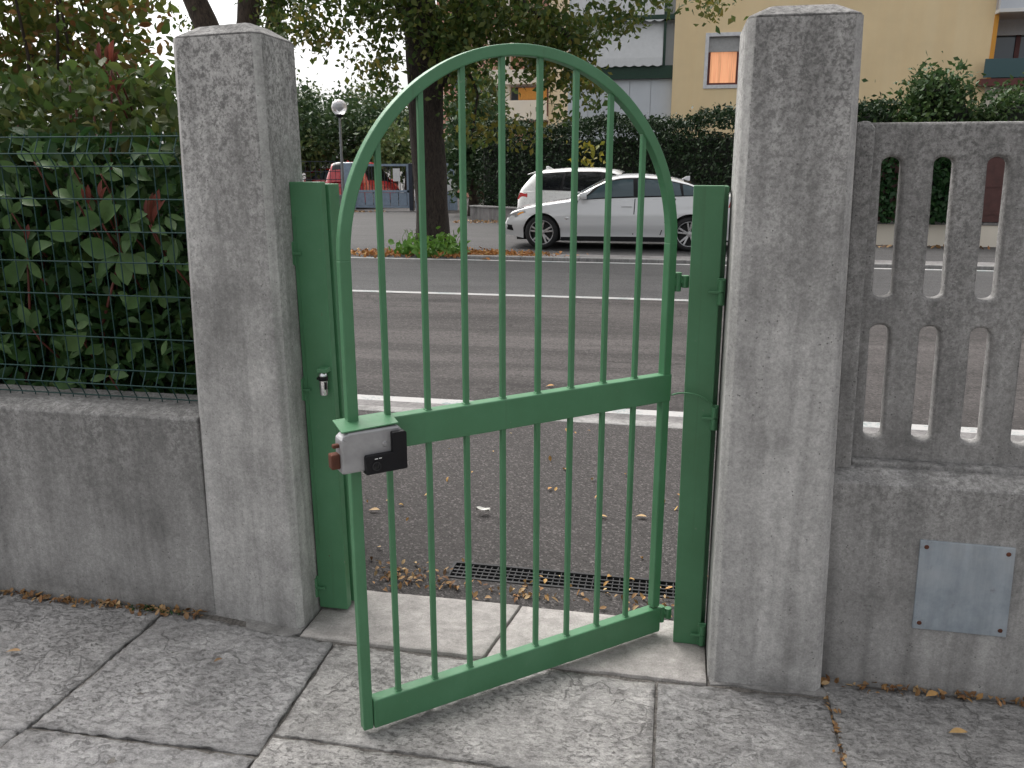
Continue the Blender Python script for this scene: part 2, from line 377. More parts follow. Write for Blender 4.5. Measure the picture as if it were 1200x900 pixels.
M['lf_bush'] = leafmat('privet_leaf', [(.030, .070, .022), (.050, .100, .030), (.075, .12, .035), (.025, .055, .02)], .25)
M['lf_yel'] = leafmat('yellowing_leaf', [(.22, .20, .02), (.30, .25, .03), (.12, .15, .02)], .3)
M['lf_far'] = leafmat('far_leaf', [(.026, .058, .022), (.042, .082, .030), (.06, .10, .038), (.032, .066, .028)], .2)
M['lf_far2'] = leafmat('far_leaf_pale', [(.07, .11, .035), (.10, .14, .05), (.05, .09, .03), (.13, .15, .05)], .3)
M['lf_weed'] = leafmat('weed_leaf', [(.10, .22, .03), (.14, .28, .05), (.07, .17, .03)], .3)
M['lf_dead'] = leafmat('dead_leaf', [(.24, .11, .045), (.36, .22, .10), (.17, .08, .035), (.46, .32, .17), (.12, .06, .03), (.30, .17, .06)], .1, .7)
M['lf_carpet'] = leafmat('orange_carpet_leaf', [(.36, .16, .05), (.46, .22, .07), (.28, .11, .04), (.5, .3, .1)], .1, .7)
M['lf_gold'] = leafmat('golden_leaf', [(.46, .29, .09), (.40, .21, .07), (.52, .40, .20)], .1, .6)
M['core'] = paint('hedge_interior', (.010, .013, .008), 1, 0, .3)  # near-black filler: twig mass and inner shade put into one colour
M['silver'] = paint('silver_car_paint', (.66, .665, .675), .16, .0, .0, 0, .8, 1)
M['whitecar'] = paint('white_car_paint', (.72, .72, .71), .3, .1, .03, 0, .5, 1)
M['redcar'] = paint('red_car_paint', (.45, .012, .02), .35, 0, .06, 0, .5, 1)
M['tyre'] = paint('tyre_rubber', (.014, .014, .015), .8)
M['rim'] = paint('alloy_rim', (.55, .55, .56), .3, .9, .05)
M['rim_dark'] = paint('rim_barrel', (.03, .03, .032), .5, .6)
M['brake'] = paint('brake_disc', (.22, .05, .045), .5, .5)
M['cglass'] = glass_mat('car_glass', (.055, .085, .10), .02, 1.55)
M['dglass'] = glass_mat('dark_car_glass', (.010, .011, .013), .05, 1.5)
M['lamp_glass'] = glass_mat('headlamp_glass', (.30, .30, .30), .08, 1.6)
M['amber'] = paint('amber_lens', (.75, .30, .03), .25)
M['redlens'] = paint('red_lens', (.42, .02, .02), .2)
M['yellow'] = render_mat('yellow_render', (.84, .66, .40))
M['orange_r'] = render_mat('orange_render', (.72, .34, .06))
M['greywall'] = render_mat('pale_grey_panels', (.60, .63, .67))
M['pink'] = render_mat('pink_render', (.72, .40, .34))
M['cream'] = render_mat('cream_render', (.74, .68, .58))
M['white_r'] = render_mat('white_render', (.74, .73, .71))
M['awning'] = paint('awning_canvas', (.64, .65, .66), .9, 0, .05)
M['dgreen'] = paint('dark_green_metal', (.012, .045, .028), .5)
M['brownm'] = paint('brown_sheet_metal', (.085, .032, .028), .5, 0, .2)
M['shutter'] = paint('grey_shutter', (.42, .42, .42), .7)
M['frame_w'] = paint('white_frame', (.70, .70, .72), .5)
M['frame_b'] = paint('brown_frame', (.12, .03, .025), .5)
M['teal'] = glass_mat('teal_glass', (.035, .09, .10), .1, 1.5)
M['wglass'] = glass_mat('window_glass', (.10, .13, .16), .05, 1.6)
M['orange_aw'] = paint('orange_canvas', (.55, .27, .07), .9)
M['bluegrey'] = paint('bluegrey_gate_paint', (.22, .28, .36), .5, 0, .15)
M['bluedark'] = paint('dark_blue_post', (.015, .02, .035), .5)
M['paper'] = paint('white_poster', (.70, .70, .70), .8)
M['lit'] = emit_mat('lit_curtain', (.90, .42, .22), .36)
M['globe'] = glass_mat('globe_glass', (.75, .75, .77), .12, 1.5); M['globe'].node_tree.nodes['Principled BSDF'].inputs['Transmission Weight'].default_value = .55
M['pole'] = paint('grey_pole', (.20, .21, .22), .5, .3)
M['scrap'] = paint('paper_scrap', (.75, .74, .70), .8)

# ------------------------------------------------------------------ foliage
def rand_dirs(n, bias=(0, 0, 0)):
    d = rng.normal(size=(n, 3)) + np.array(bias); return d / np.linalg.norm(d, axis=1, keepdims=True)
def leaf_cloud(name, C, size, mat, parent=None, aspect=.5, dirb=(0, 0, 0), nrmb=(0, 0, 0), fine=False, kind='stuff', local=False, sizevar=.35):
    """one leaf blade per centre: folded lozenge (or a finer cupped blade)"""
    C = np.asarray(C, float); n = len(C)
    d = rand_dirs(n, dirb); nr = rand_dirs(n, nrmb)
    s = np.cross(d, nr); s /= np.linalg.norm(s, axis=1, keepdims=True) + 1e-9; nr = np.cross(s, d)
    L = size * (1 + sizevar * rng.uniform(-1, 1, (n, 1))); w = L * aspect * rng.uniform(.8, 1.15, (n, 1))
    if not fine:
        pts = [C - d * L * .5, C + s * w * .5 + nr * w * .18 - d * L * .05, C + d * L * .5, C - s * w * .5 + nr * w * .18 - d * L * .05]
        k = 4; F = np.array([[0, 1, 2], [0, 2, 3]])
    else:
        cu = rng.uniform(-.12, .22, (n, 1)) * L; fo = w * .22
        a = lambda t, x: C + d * L * (t - .5) + s * w * x - nr * cu * (2 * t - 1) ** 2 + nr * fo * abs(x) * 2
        pts = [a(0, 0), a(.28, .42), a(.3, 0), a(.28, -.42), a(.62, .46), a(.64, 0), a(.62, -.46), a(1, 0)]
        k = 8; F = np.array([[0, 2, 1], [0, 3, 2], [1, 2, 5], [1, 5, 4], [2, 3, 6], [2, 6, 5], [4, 5, 7], [5, 6, 7]])
    V = np.stack(pts, 1).reshape(-1, 3)
    faces = (np.arange(n)[:, None, None] * k + F[None]).reshape(-1, 3)
    me = bpy.data.meshes.new(name); me.vertices.add(len(V)); me.vertices.foreach_set('co', V.ravel())
    nf = len(faces); me.loops.add(nf * 3); me.loops.foreach_set('vertex_index', faces.ravel().astype(np.int32))
    me.polygons.add(nf); me.polygons.foreach_set('loop_start', np.arange(nf, dtype=np.int32) * 3)
    me.polygons.foreach_set('loop_total', np.full(nf, 3, dtype=np.int32))
    me.materials.append(mat); me.update(calc_edges=True)
    if fine: me.polygons.foreach_set('use_smooth', [True] * nf)
    o = put(bpy.data.objects.new(name, me), parent, local)
    if kind: o['kind'] = kind
    return o
def blob_pts(c, r, n, shell=.55):
    d = rand_dirs(n); rad = shell + (1 - shell) * rng.uniform(0, 1, (n, 1)) ** .6
    return np.array(c) + d * rad * np.array(r)
def clumpy(c, r, nclump, per, cr, shell=.6):
    cs = blob_pts(c, r, nclump, shell)
    return np.concatenate([q + rng.normal(size=(per, 3)) * cr for q in cs])
def box_shell(a, b, n, depth=.12):
    a, b = np.array(a), np.array(b); p = rng.uniform(a, b, (n, 3)); f = rng.integers(0, 4, n)
    p[f <= 1, 1] = a[1] + np.abs(rng.normal(0, depth, (f <= 1).sum())) * rng.choice([-.5, 1], (f <= 1).sum())
    p[f == 2, 2] = b[2] + rng.normal(0, depth, (f == 2).sum()) - depth * .5
    p[f == 3, 1] = b[1] + rng.normal(0, depth, (f == 3).sum())
    return p

# ================================================================== GROUND AND STREET
def sheet(name, x0, x1, y0, y1, z, mat, kind='structure', parent=None):
    o = MB().quad([(x0, y0, z), (x1, y0, z), (x1, y1, z), (x0, y1, z)]).build(name, mat, parent)
    if kind: o['kind'] = kind
    return o
sheet('ground', -400, 400, -300, 700, -.060, M['ground'])
court = sheet('courtyard', -12, 12, -9, 2.62, -.007, M['dirt'])
sheet('pavement', -60, 60, 2.602, 4.86, -.004, M['foot_asph'])
sheet('road', -120, 120, 5.0, 10.0, -.012, M['road_asph'])
sheet('cycle_lane', -120, 120, 10.0, 14.0, -.0125, M['lane_asph'])
sheet('parking_bay', -120, 120, 14.001, 40, -.016, M['far_asph'])
road = bpy.data.objects['road']; lane = bpy.data.objects['cycle_lane']
sheet('edge_line', -120, 120, 5.09, 5.21, -.008, M['line'], None, road)
sheet('lane_line', -120, 120, 9.90, 10.04, -.0075, M['line'], None, road)
sheet('bay_line', -120, 120, 13.78, 13.93, -.008, M['line'], None, lane)
kerb = bx('kerb', (-60, 4.955, -.06), (60, 5.088, -.006), M['gutter']); kerb['kind'] = 'structure'
for i in range(24):
    x = -12.03 + i * 1.0
    bx('kerb_stone', (x, 4.83 + random.uniform(-.004, .004), -.05), (x + .988, 4.95, .002 + random.uniform(-.003, .003)), M['kerb'], kerb, bevel=.012)
# far kerb: stones beyond the second line, right of the tree pit
fk = bx('far_kerb', (-3.6, 14.05, -.06), (40, 14.95, .012), M['gutter']); fk['kind'] = 'structure'
for i in range(30):
    x = -3.6 + i * 1.0
    bx('kerb_stone', (x, 14.02, -.05), (x + .99, 14.2, .045), M['kerb'], fk, bevel=.012)

# -- paving slabs, each with its own hammered relief and chipped outline
def slab(name, quad, mat, parent, rel=.006, top=0.0, cell=.014, chip=.010, gap=.003, seed=0, edge=.006):
    (ax, ay), (bx_, by), (cx, cy), (dx, dy) = quad      # near-left, near-right, far-right, far-left
    w = math.hypot(bx_ - ax, by - ay); h = math.hypot(dx - ax, dy - ay)
    nu, nv = max(3, min(75, int(w / cell))), max(3, min(60, int(h / cell)))
    V = []; F = []
    tilt = random.uniform(-.003, .003)
    for j in range(nv + 1):
        for i in range(nu + 1):
            u, v = i / nu, j / nv
            eu, ev = .005 / w, .005 / h
            if i == 1: u = eu
            if i == nu - 1: u = 1 - eu
            if j == 1: v = ev
            if j == nv - 1: v = 1 - ev
            x = (ax * (1 - u) + bx_ * u) * (1 - v) + (dx * (1 - u) + cx * u) * v
            y = (ay * (1 - u) + by * u) * (1 - v) + (dy * (1 - u) + cy * u) * v
            p = Vector((x, y, seed))
            e = min(u * w, (1 - u) * w, v * h, (1 - v) * h)
            n1 = noise.fractal(p * 9, .9, 2.1, 5)
            n2 = noise.fractal(p * 34, .8, 2.2, 4)
            z = top + tilt * (u - .5) + rel * (.55 * n1 + .6 * n2)
            if e < 1e-6:
                k = gap + chip * abs(noise.fractal(p * 14 + Vector((3, 1, 7)), .8, 2, 4))
                if i == 0: x += k
                if i == nu: x -= k
                if j == 0: y += k
                if j == nv: y -= k
                z -= edge * (.6 + .8 * abs(n1))
            V.append((x, y, z))
    idx = lambda i, j: j * (nu + 1) + i
    F = [(idx(i, j), idx(i + 1, j), idx(i + 1, j + 1), idx(i, j + 1)) for j in range(nv) for i in range(nu)]
    ring = [idx(i, 0) for i in range(nu)] + [idx(nu, j) for j in range(nv)] + [idx(i, nv) for i in range(nu, 0, -1)] + [idx(0, j) for j in range(nv, 0, -1)]
    b = len(V); V += [(V[r][0], V[r][1], -.055) for r in ring]; k = len(ring)
    F += [(ring[q], b + q, b + (q + 1) % k, ring[(q + 1) % k]) for q in range(k)]
    mb = MB(); mb.add(V, F); o = mb.build(name, mat, parent, smooth=True); return o
XS = [-3.1, -2.40, -1.69, -1.02, .008, .497, 1.35, 2.2]
slab('paving_slab', ((-2.40, 1.69), (-1.70, 1.66), (-1.69, 2.335), (-2.40, 2.335)), M['slab_l'], court, .010, seed=1)
slab('paving_slab', ((-3.1, 1.69), (-2.40, 1.69), (-2.40, 2.335), (-3.1, 2.335)), M['slab_l'], court, .010, seed=2)
slab('paving_slab', ((-1.70, 1.69), (-1.02, 1.705), (-1.03, 2.245), (-1.69, 2.335)), M['slab_l'], court, .010, seed=3)
slab('paving_slab', ((-1.02, 1.79), (.008, 1.79), (.006, 2.235), (-1.03, 2.245)), M['slab_c'], court, .008, seed=4)
slab('paving_slab', ((.008, 1.55), (.497, 1.55), (.497, 2.25), (.006, 2.24)), M['slab_r'], court, .008, seed=5)
slab('paving_slab', ((.497, 1.55), (1.35, 1.55), (1.35, 2.343), (.497, 2.335)), M['slab_r'], court, .008, seed=6)
slab('paving_slab', ((1.35, 1.55), (2.2, 1.55), (2.2, 2.343), (1.35, 2.343)), M['slab_r'], court, .008, seed=7)
slab('paving_slab', ((-2.9, 1.05), (-1.75, 1.05), (-1.71, 1.685), (-2.9, 1.685)), M['slab_l'], court, .010, seed=8)
slab('paving_slab', ((-1.75, 1.05), (-1.02, 1.05), (-1.02, 1.70), (-1.71, 1.685)), M['slab_l'], court, .010, seed=9)
slab('paving_slab', ((-1.02, 1.05), (.008, 1.05), (.008, 1.785), (-1.02, 1.785)), M['slab_c'], court, .008, seed=10)
for k in range(5):      # the yard behind the camera
    for j in range(3):
        slab('paving_slab', ((-2.4 + k, 1.04 - (j + 1) * .7), (-1.4 + k, 1.04 - (j + 1) * .7), (-1.4 + k, 1.04 - j * .7), (-2.4 + k, 1.04 - j * .7)), M['slab_c'], court, .006, cell=.06, seed=20 + k * 3 + j)
slab('threshold_slab', ((-1.165, 2.262), (-.535, 2.255), (-.478, 2.600), (-1.165, 2.600)), M['slab_t'], court, .0016, .004, chip=.003, seed=40, edge=.002)
slab('threshold_slab', ((-.533, 2.255), (.156, 2.250), (.156, 2.600), (-.476, 2.600)), M['slab_t'], court, .0016, .003, chip=.003, seed=41, edge=.002)
def patch(poly, z, mat=M['mortar']):
    mb = MB(); n = len(poly)
    mb.add([(x, y, z + random.uniform(-.003, .003)) for x, y in poly] + [(x, y, -.05) for x, y in poly], [tuple(range(n))] + [(i, n + i, n + (i + 1) % n, (i + 1) % n) for i in range(n)])
    return mb.build('mortar_patch', mat, court)
patch([(-1.40, 2.345), (-1.36, 2.275), (-1.30, 2.255), (-1.20, 2.248), (-1.165, 2.275), (-1.168, 2.345)], .006)
patch([(.16, 2.30), (.165, 2.262), (.24, 2.270), (.33, 2.258), (.42, 2.266), (.50, 2.262), (.50, 2.305)], -.002)
patch([(.492, 2.35), (.497, 2.29), (.56, 2.31), (.62, 2.335), (.62, 2.35)], .006)

# -- drain grate across the driveway mouth
dg = thing('drain_grate', 'black cast iron drain grate set in the asphalt behind the gate', 'drain', (-.36, 2.82, 0))
mb = MB(); x0, x1, y0, y1 = -.80, .085, 2.762, 2.893
mb.box((x0, y0, -.05), (x1, y0 + .012, .0)); mb.box((x0, y1 - .012, -.05), (x1, y1, .0)); mb.box((x0, y0 + .012, -.05), (x0 + .012, y1 - .012, 0)); mb.box((x1 - .012, y0 + .012, -.05), (x1, y1 - .012, 0))
mb.build('frame', M['iron'], dg)
for k in range(3):
    yy = y0 + .012 + (k + 1) * (y1 - y0 - .024) / 4
    bx('bar', (x0 + .013, yy - .004, -.03), (x1 - .013, yy + .004, -.002), M['iron'], dg)
cross = MB().box((0, y0 + .013, -.032), (.004, y1 - .013, -.0035)).mesh('cross_bar', M['iron'])
for k in range(34):
    o = bpy.data.objects.new('cross_bar', cross); o.location = (x0 + .03 + k * .0248, 0, 0); put(o, dg)
bx('pit', (x0 - .01, y0 - .01, -.12), (x1 + .01, y1 + .01, -.058), M['pit'], dg)
# the pavement sheet is laid around the grate opening
bpy.data.objects.remove(bpy.data.objects['pavement'])
mb = MB(); zz = -.004
for (a, b, c, d) in ((-60, x0, 2.602, 4.83), (x1, 60, 2.602, 4.83), (x0, x1, 2.602, y0), (x0, x1, y1, 4.83)):
    mb.quad([(a, c, zz), (b, c, zz), (b, d, zz), (a, d, zz)])
mb.build('pavement', M['foot_asph'])['kind'] = 'structure'

# ================================================================== PILLARS, WALLS, FENCES
def pillar(name, label, fl, fr, fl_t, fr_t, depth, z1, zc, ch=.02):
    t = thing(name, label, 'pillar', ((fl[0] + fr[0]) / 2, fl[1] + depth / 2, 0))
    def ring(a, b, dep, z, ins=0, c=ch):
        ax, ay, bx_, by = a[0] + ins, a[1] + ins, b[0] - ins, b[1] + ins
        return [(ax + c, ay, z), (bx_ - c, by, z), (bx_, by + c, z), (bx_, by + dep - 2 * ins - c, z), (bx_ - c, by + dep - 2 * ins, z), (ax + c, ay + dep - 2 * ins, z), (ax, ay + dep - 2 * ins - c, z), (ax, ay + c, z)]
    n = 14; rings = []
    for k in range(n + 1):
        u = k / n; lerp = lambda p, q: (p[0] + (q[0] - p[0]) * u, p[1] + (q[1] - p[1]) * u)
        rings.append(ring(lerp(fl, fl_t), lerp(fr, fr_t), depth, -.04 + (z1 + .04) * u))
    mb = MB(); mb.rings(rings, cap=False)
    for i, f in enumerate(mb.f):
        if i % 8 in (1, 7, 3, 5): mb.m[i] = 1
    sh = mb.build('shaft', [M['pillar'], M['pillar_edge']], t, bevel=.004)
    cap = MB(); a, b = fl_t, fr_t
    cap.rings([ring(a, b, depth, z1), ring(a, b, depth, z1 + .006, .004), ring(a, b, depth, zc, .055, .012)], cap=True)
    cap.build('cap', M['cap'], t, bevel=.006)
    return t
pillar('concrete_pillar', 'left weathered concrete gatepost pillar beside the wire mesh fence', (-1.540, 2.345), (-1.169, 2.300), (-1.480, 2.345), (-1.176, 2.300), .25, 1.868, 1.905)
pillar('concrete_pillar', 'right weathered concrete gatepost pillar beside the slotted concrete balustrade', (.158, 2.283), (.489, 2.283), (.146, 2.275), (.421, 2.275), .30, 1.862, 1.895)

def lowwall(name, label, x0, x1, yf, yb, z, mat, ch, zb):
    prof = [(yf, -.05), (yf, z - ch), (yf + ch * .25, z - ch * .3), (yf + ch * 1.2, z), (yf + .06, zb), (yb, zb + .002), (yb, -.05)]
    mb = MB(); n = 24
    mb.rings([[(x0 + (x1 - x0) * k / n, p[0], p[1]) for p in prof] for k in range(n + 1)])
    o = mb.build(name, mat, None, bevel=.005); tag(o, label, 'wall'); return o
lowwall('low_wall', 'low grey concrete wall under the green wire mesh fence', -6.0, -1.512, 2.342, 2.56, .712, M['wall_l'], .012, .725)
rw = lowwall('low_wall', 'low grey concrete wall carrying the metal plate and slotted balustrade', .462, 5.0, 2.347, 2.62, .645, M['wall_r'], .010, .664)
bx('ledge', (.53, 2.425, .655), (5.0, 2.60, .680), M['wall_r'], rw, bevel=.006)

# -- metal plate screwed to the right wall
pl = thing('cover_plate', 'square galvanised metal cover plate screwed to the right wall', 'cover plate', (.85, 2.345, .2))
a, b, c, d = at(1079, 633, 2.341), at(1191, 643, 2.341), at(1179, 747, 2.341), at(1069, 736, 2.341)
mb = MB(); mb.add([(p.x, 2.3405, p.z) for p in (a, b, c, d)] + [(p.x, 2.350, p.z) for p in (a, b, c, d)], [(0, 1, 2, 3), (7, 6, 5, 4), (0, 4, 5, 1), (1, 5, 6, 2), (2, 6, 7, 3), (3, 7, 4, 0)])
mb.build('sheet', M['zinc'], pl, bevel=.0015)
ctr = (a + b + c + d) / 4
for p in (a, b, c, d):
    q = p + (ctr - p) * .14
    MB().lathe([(.0001, .003), (.005, .003), (.0068, 0)], 10, 'y', (q.x, 2.3405, q.z)).build('screw', M['rust'], pl)

# -- slotted precast balustrade
bal = thing('balustrade', 'weathered precast concrete balustrade panel with two rows of rounded slots', 'balustrade', (1.0, 2.48, .68))
def slotted(name, x0, x1, z0, z1, y, th, slots, parent, lean):
    cu = bpy.data.curves.new(name, 'CURVE'); cu.dimensions = '2D'; cu.fill_mode = 'BOTH'; cu.extrude = th / 2 - .008; cu.bevel_depth = .008; cu.bevel_resolution = 1
    def spline(pts):
        sp = cu.splines.new('POLY'); sp.points.add(len(pts) - 1); sp.use_cyclic_u = True
        for p, q in zip(sp.points, pts): p.co = (q[0], q[1], 0, 1)
    spline([(x0, z0), (x1, z0), (x1, z1), (x0, z1)])
    for (cx, w, a, b) in slots:
        r = w / 2; pts = []
        for k in range(9): t = math.pi * k / 8; pts.append((cx + r * math.cos(t), b - r * .75 + r * .75 * math.sin(t)))
        for k in range(9): t = math.pi + math.pi * k / 8; pts.append((cx + r * math.cos(t), a + r * .75 + r * .75 * math.sin(t)))
        pts.insert(9, (cx - r * .97, (a + b) / 2)); pts.append((cx + r * .97, (a + b) / 2))
        spline(pts)
    tmp = bpy.data.objects.new('tmp', cu); COL.objects.link(tmp)
    dg_ = bpy.context.evaluated_depsgraph_get(); dg_.update()
    me = bpy.data.meshes.new_from_object(tmp.evaluated_get(dg_)); bpy.data.objects.remove(tmp)
    for v in me.vertices:
        X, Z, Dp = v.co.x, v.co.y, v.co.z
        v.co = (X - lean * (Z - z0), y + th / 2 + Dp, Z)
    me.flip_normals(); me.materials.clear(); me.materials.append(M['panel']); me.name = name
    return put(bpy.data.objects.new(name, me), parent)
slots = []
for k in range(14):
    cx = .590 + k * .1315
    slots += [(cx, .069, 1.145, 1.540), (cx, .069, .735, 1.083)]
slotted('slotted_panel', .535, 2.40, .682, 1.612, 2.452, .045, slots, bal, .038)
mb = MB()
mb.rings([[(.478, 2.40, z), (.527, 2.40, z), (.527, 2.56, z), (.478, 2.56, z)] if z < 1 else [(.448 + i, 2.40 + i, z), (.496 - i, 2.40 + i, z), (.496 - i, 2.56 - i, z), (.448 + i, 2.56 - i, z)] for z, i in ((.66, 0), (1.605, 0), (1.622, .012))])
mb.build('end_post', M['panel'], bal, bevel=.006)

# -- welded mesh fence panel with pressed folds
fen = thing('mesh_fence', 'green welded wire mesh fence panel on the left wall', 'fence', (-2.3, 2.45, .72))
FY = 2.455
zs = [1.600, 1.548, 1.508, 1.405, 1.300, 1.200, 1.090, .945, .832, .786, .738]
def fy(z): return FY - (.026 if abs(z - 1.548) < .001 or abs(z - .786) < .001 else 0)
hw_me = MB().tube([(-3.9, 0, 0), (-1.545, 0, 0)], .0024, 6).mesh('horizontal_wire', M['wire'])
for z in zs:
    o = bpy.data.objects.new('horizontal_wire', hw_me); o.location = (0, fy(z) - .004, z); put(o, fen)
vw_me = MB().tube([(0, fy(z), z) for z in [1.612] + zs + [.722]], .0020, 6).mesh('vertical_wire', M['wire'])
for k in range(46):
    o = bpy.data.objects.new('vertical_wire', vw_me); o.location = (-1.553 - k * .0502 + random.uniform(-.002, .002), 0, 0); o.rotation_euler = (0, random.uniform(-.004, .004), 0); put(o, fen)

# -- photinia hedge right behind the mesh
pho = thing('photinia_shrub', 'dense photinia shrub with big green leaves and red tips behind the mesh fence', 'shrub', (-2.3, 3.0, 0))
def leaf_mesh(name, mat, asp=.42, cup=.06, fold=.12):
    rows = [(0, .02), (.12, .28), (.3, .72), (.5, .98), (.7, .86), (.86, .5), (1, .02)]
    V = []; F = []
    for t, w in rows:
        z = -cup * (2 * t - 1) ** 2; y = asp * .5 * w
        V += [(t, y, z + fold * y), (t, 0, z), (t, -y, z + fold * y)]
    for i in range(len(rows) - 1):
        a = i * 3; F += [(a, a + 1, a + 4, a + 3), (a + 1, a + 2, a + 5, a + 4)]
    return MB().add(V, F).mesh(name, mat, True)
LM = [leaf_mesh('leaf', M['lf_pho_big'], .44, .05, .35), leaf_mesh('leaf', M['lf_pho_big'], .40, .13, .5), leaf_mesh('leaf', M['lf_pho_big'], .5, -.06, .3)]
LMred = leaf_mesh('red_leaf', M['lf_red'], .26, .08, .6)
def place_leaf(me, p0, p1, parent, roll=0, towards=Vector((.35, -1, .35))):
    x = (p1 - p0); L = x.length; x = x.normalized()
    z = towards - x * towards.dot(x); z.normalize(); y = z.cross(x)
    m = Matrix((x, y, z)).transposed(); m = m @ Matrix.Rotation(roll, 3, 'X')
    o = bpy.data.objects.new(me.name.split('.')[0], me); put(o, parent, True)
    o.matrix_basis = wm(parent).inverted() @ (Matrix.Translation(p0) @ m.to_4x4() @ Matrix.Scale(L, 4))
    return o
stems = MB()
def rosette(cx, cy, tips, Y=2.50, red=False, stem=True, dy=.03):
    c = at(cx, cy, Y)
    for (tx, ty) in tips:
        p1 = at(tx, ty, Y - random.uniform(-.02, dy)); place_leaf(LMred if red else random.choice(LM), c, p1, pho, random.uniform(-.5, .5))
    if stem: stems.tube([c + Vector((random.uniform(-.03, .03), .12, -.16)), c + Vector((0, .03, -.05)), c], [.004, .0035, .0025], 5)
rosette(32, 303, [(12, 272), (58, 283), (4, 334), (50, 326)])
rosette(30, 285, [(33, 262)], red=True, stem=False)
rosette(141, 297, [(95, 285), (160, 268), (112, 326), (176, 322), (150, 335)])
rosette(120, 262, [(98, 245), (140, 240), (84, 262), (128, 228)])
rosette(150, 262, [(172, 250), (166, 272), (150, 240)])
rosette(108, 262, [(50, 275), (70, 268)])
rosette(90, 236, [(60, 222), (70, 232), (98, 215), (82, 208)])
rosette(104, 240, [(103, 216), (95, 220)], red=True); rosette(118, 236, [(118, 210), (124, 218)], red=True)
rosette(177, 263, [(178, 226), (186, 222), (191, 234), (170, 232)], red=True)
rosette(175, 264, [(160, 244), (194, 274)])
rosette(38, 385, [(22, 356), (46, 362), (30, 372)]); rosette(75, 412, [(60, 398), (100, 390)], stem=False)
rosette(88, 385, [(78, 374), (105, 378), (96, 392)]); rosette(150, 362, [(165, 345), (143, 352)], stem=False)
rosette(128, 440, [(105, 446), (140, 425), (150, 440)])
rosette(14, 250, [(2, 228), (26, 236), (6, 268)]); rosette(40, 190, [(20, 178), (62, 196), (48, 172)]); rosette(200, 300, [(186, 312), (214, 318)])
rosette(85, 196, [(66, 190), (84, 206), (97, 180)]); rosette(118, 204, [(132, 190), (142, 210)])
# red shoot standing above the fence
for (cx, cy, tips) in [(128, 78, [(124, 52), (132, 46), (139, 60), (120, 66)]), (132, 74, [(142, 64)]), (118, 70, [(110, 56), (115, 48)]), (136, 110, [(128, 88), (146, 92), (122, 100)])]:
    rosette(cx, cy, tips, 2.75, True)
stems.tube([at(130, 76, 2.76), at(131, 120, 2.78), at(129, 170, 2.72), at(132, 230, 2.62), at(142, 297, 2.54)], [.003, .0035, .004, .005, .006], 6)
stems.tube([at(32, 303, 2.52), at(36, 380, 2.6), at(30, 470, 2.7)], [.003, .005, .008], 6)
stems.tube([at(142, 297, 2.54), at(120, 380, 2.62), at(128, 470, 2.7)], [.004, .006, .009], 6)
for k in range(16):
    x = rng.uniform(-3.2, -1.6); p = Vector((x, rng.uniform(2.8, 3.1), .1)); path = [p]; q = p.copy()
    for j in range(5): q = q + Vector((rng.normal(0, .05), rng.normal(0, .05), rng.uniform(.25, .38))); path.append(q.copy())
    stems.tube(path, [.014, .012, .010, .008, .006, .004], 6)
stems.build('branch', M['twig'], pho, smooth=True)
# more single leaves just behind the wires
for k in range(170):
    px, py = rng.uniform(-30, 225), rng.uniform(165, 460)
    if 330 < py and rng.random() < .35: continue
    Y = rng.uniform(2.50, 2.66); c = at(px, py, Y)
    if c.x > -1.56: continue
    ang = rng.uniform(0, 6.28); L = rng.uniform(.05, .095)
    d = Vector((math.cos(ang), rng.uniform(-.5, .2), math.sin(ang) * .8 - .15)).normalized()
    place_leaf(random.choice(LM), c, c + d * L, pho, random.uniform(-.8, .8))
P = rng.uniform((-4.2, 2.55, .62), (-1.50, 3.25, 1.62), (7500, 3))
P[:, 1] = 2.56 + np.abs(rng.normal(0, .22, len(P)))
leaf_cloud('foliage', P, .075, M['lf_pho'], pho, .45, (0, -.3, -.1), (.1, -.6, .5), True)
P = rng.uniform((-4.2, 2.6, 1.5), (-1.45, 3.5, 1.86), (5200, 3)); P = P[P[:, 0] < -.60 * P[:, 1]]
leaf_cloud('foliage', P, .06, M['lf_pho_up'], pho, .48, (0, -.3, .2), (.1, -.5, .6), True)
bx('woody_shade_core', (-4.3, 2.95, .1), (-1.62, 3.35, 1.50), M['core'], pho, bevel=.08)  # solid block, its dark colour painting the shade among the twigs
# upper, sparser, autumn-tinted growth
aut = thing('tall_shrub', 'tall loose shrub with olive, yellow and red leaves against the sky', 'shrub', (-2.6, 3.9, 0))
cl = []
for k in range(560):
    x = rng.uniform(-4.6, -2.05); z = 1.70 + 1.3 * rng.uniform(0, 1) ** 1.2
    yy_ = rng.uniform(3.3, 4.4)
    if x > -.64 * yy_ - .05: continue
    c = np.array((x, yy_, z)); cl.append(c + rng.normal(size=(34, 3)) * (.085, .085, .11))
leaf_cloud('foliage', np.concatenate(cl), .052, M['lf_pho_top'], aut, .55, (0, 0, .2), (.1, -.4, .5), True)
mb = MB()
for k in range(18):
    p = Vector((rng.uniform(-4.4, -2.75), rng.uniform(3.4, 4.1), 0)); path = [p.copy()]
    for j in range(7): p = p + Vector((rng.normal(0, .06), rng.normal(0, .05), rng.uniform(.32, .45))); path.append(p.copy())
    mb.tube(path, [.02, .018, .015, .012, .009, .007, .005, .003], 6)
mb.build('branch', M['bark2'], aut, smooth=True)

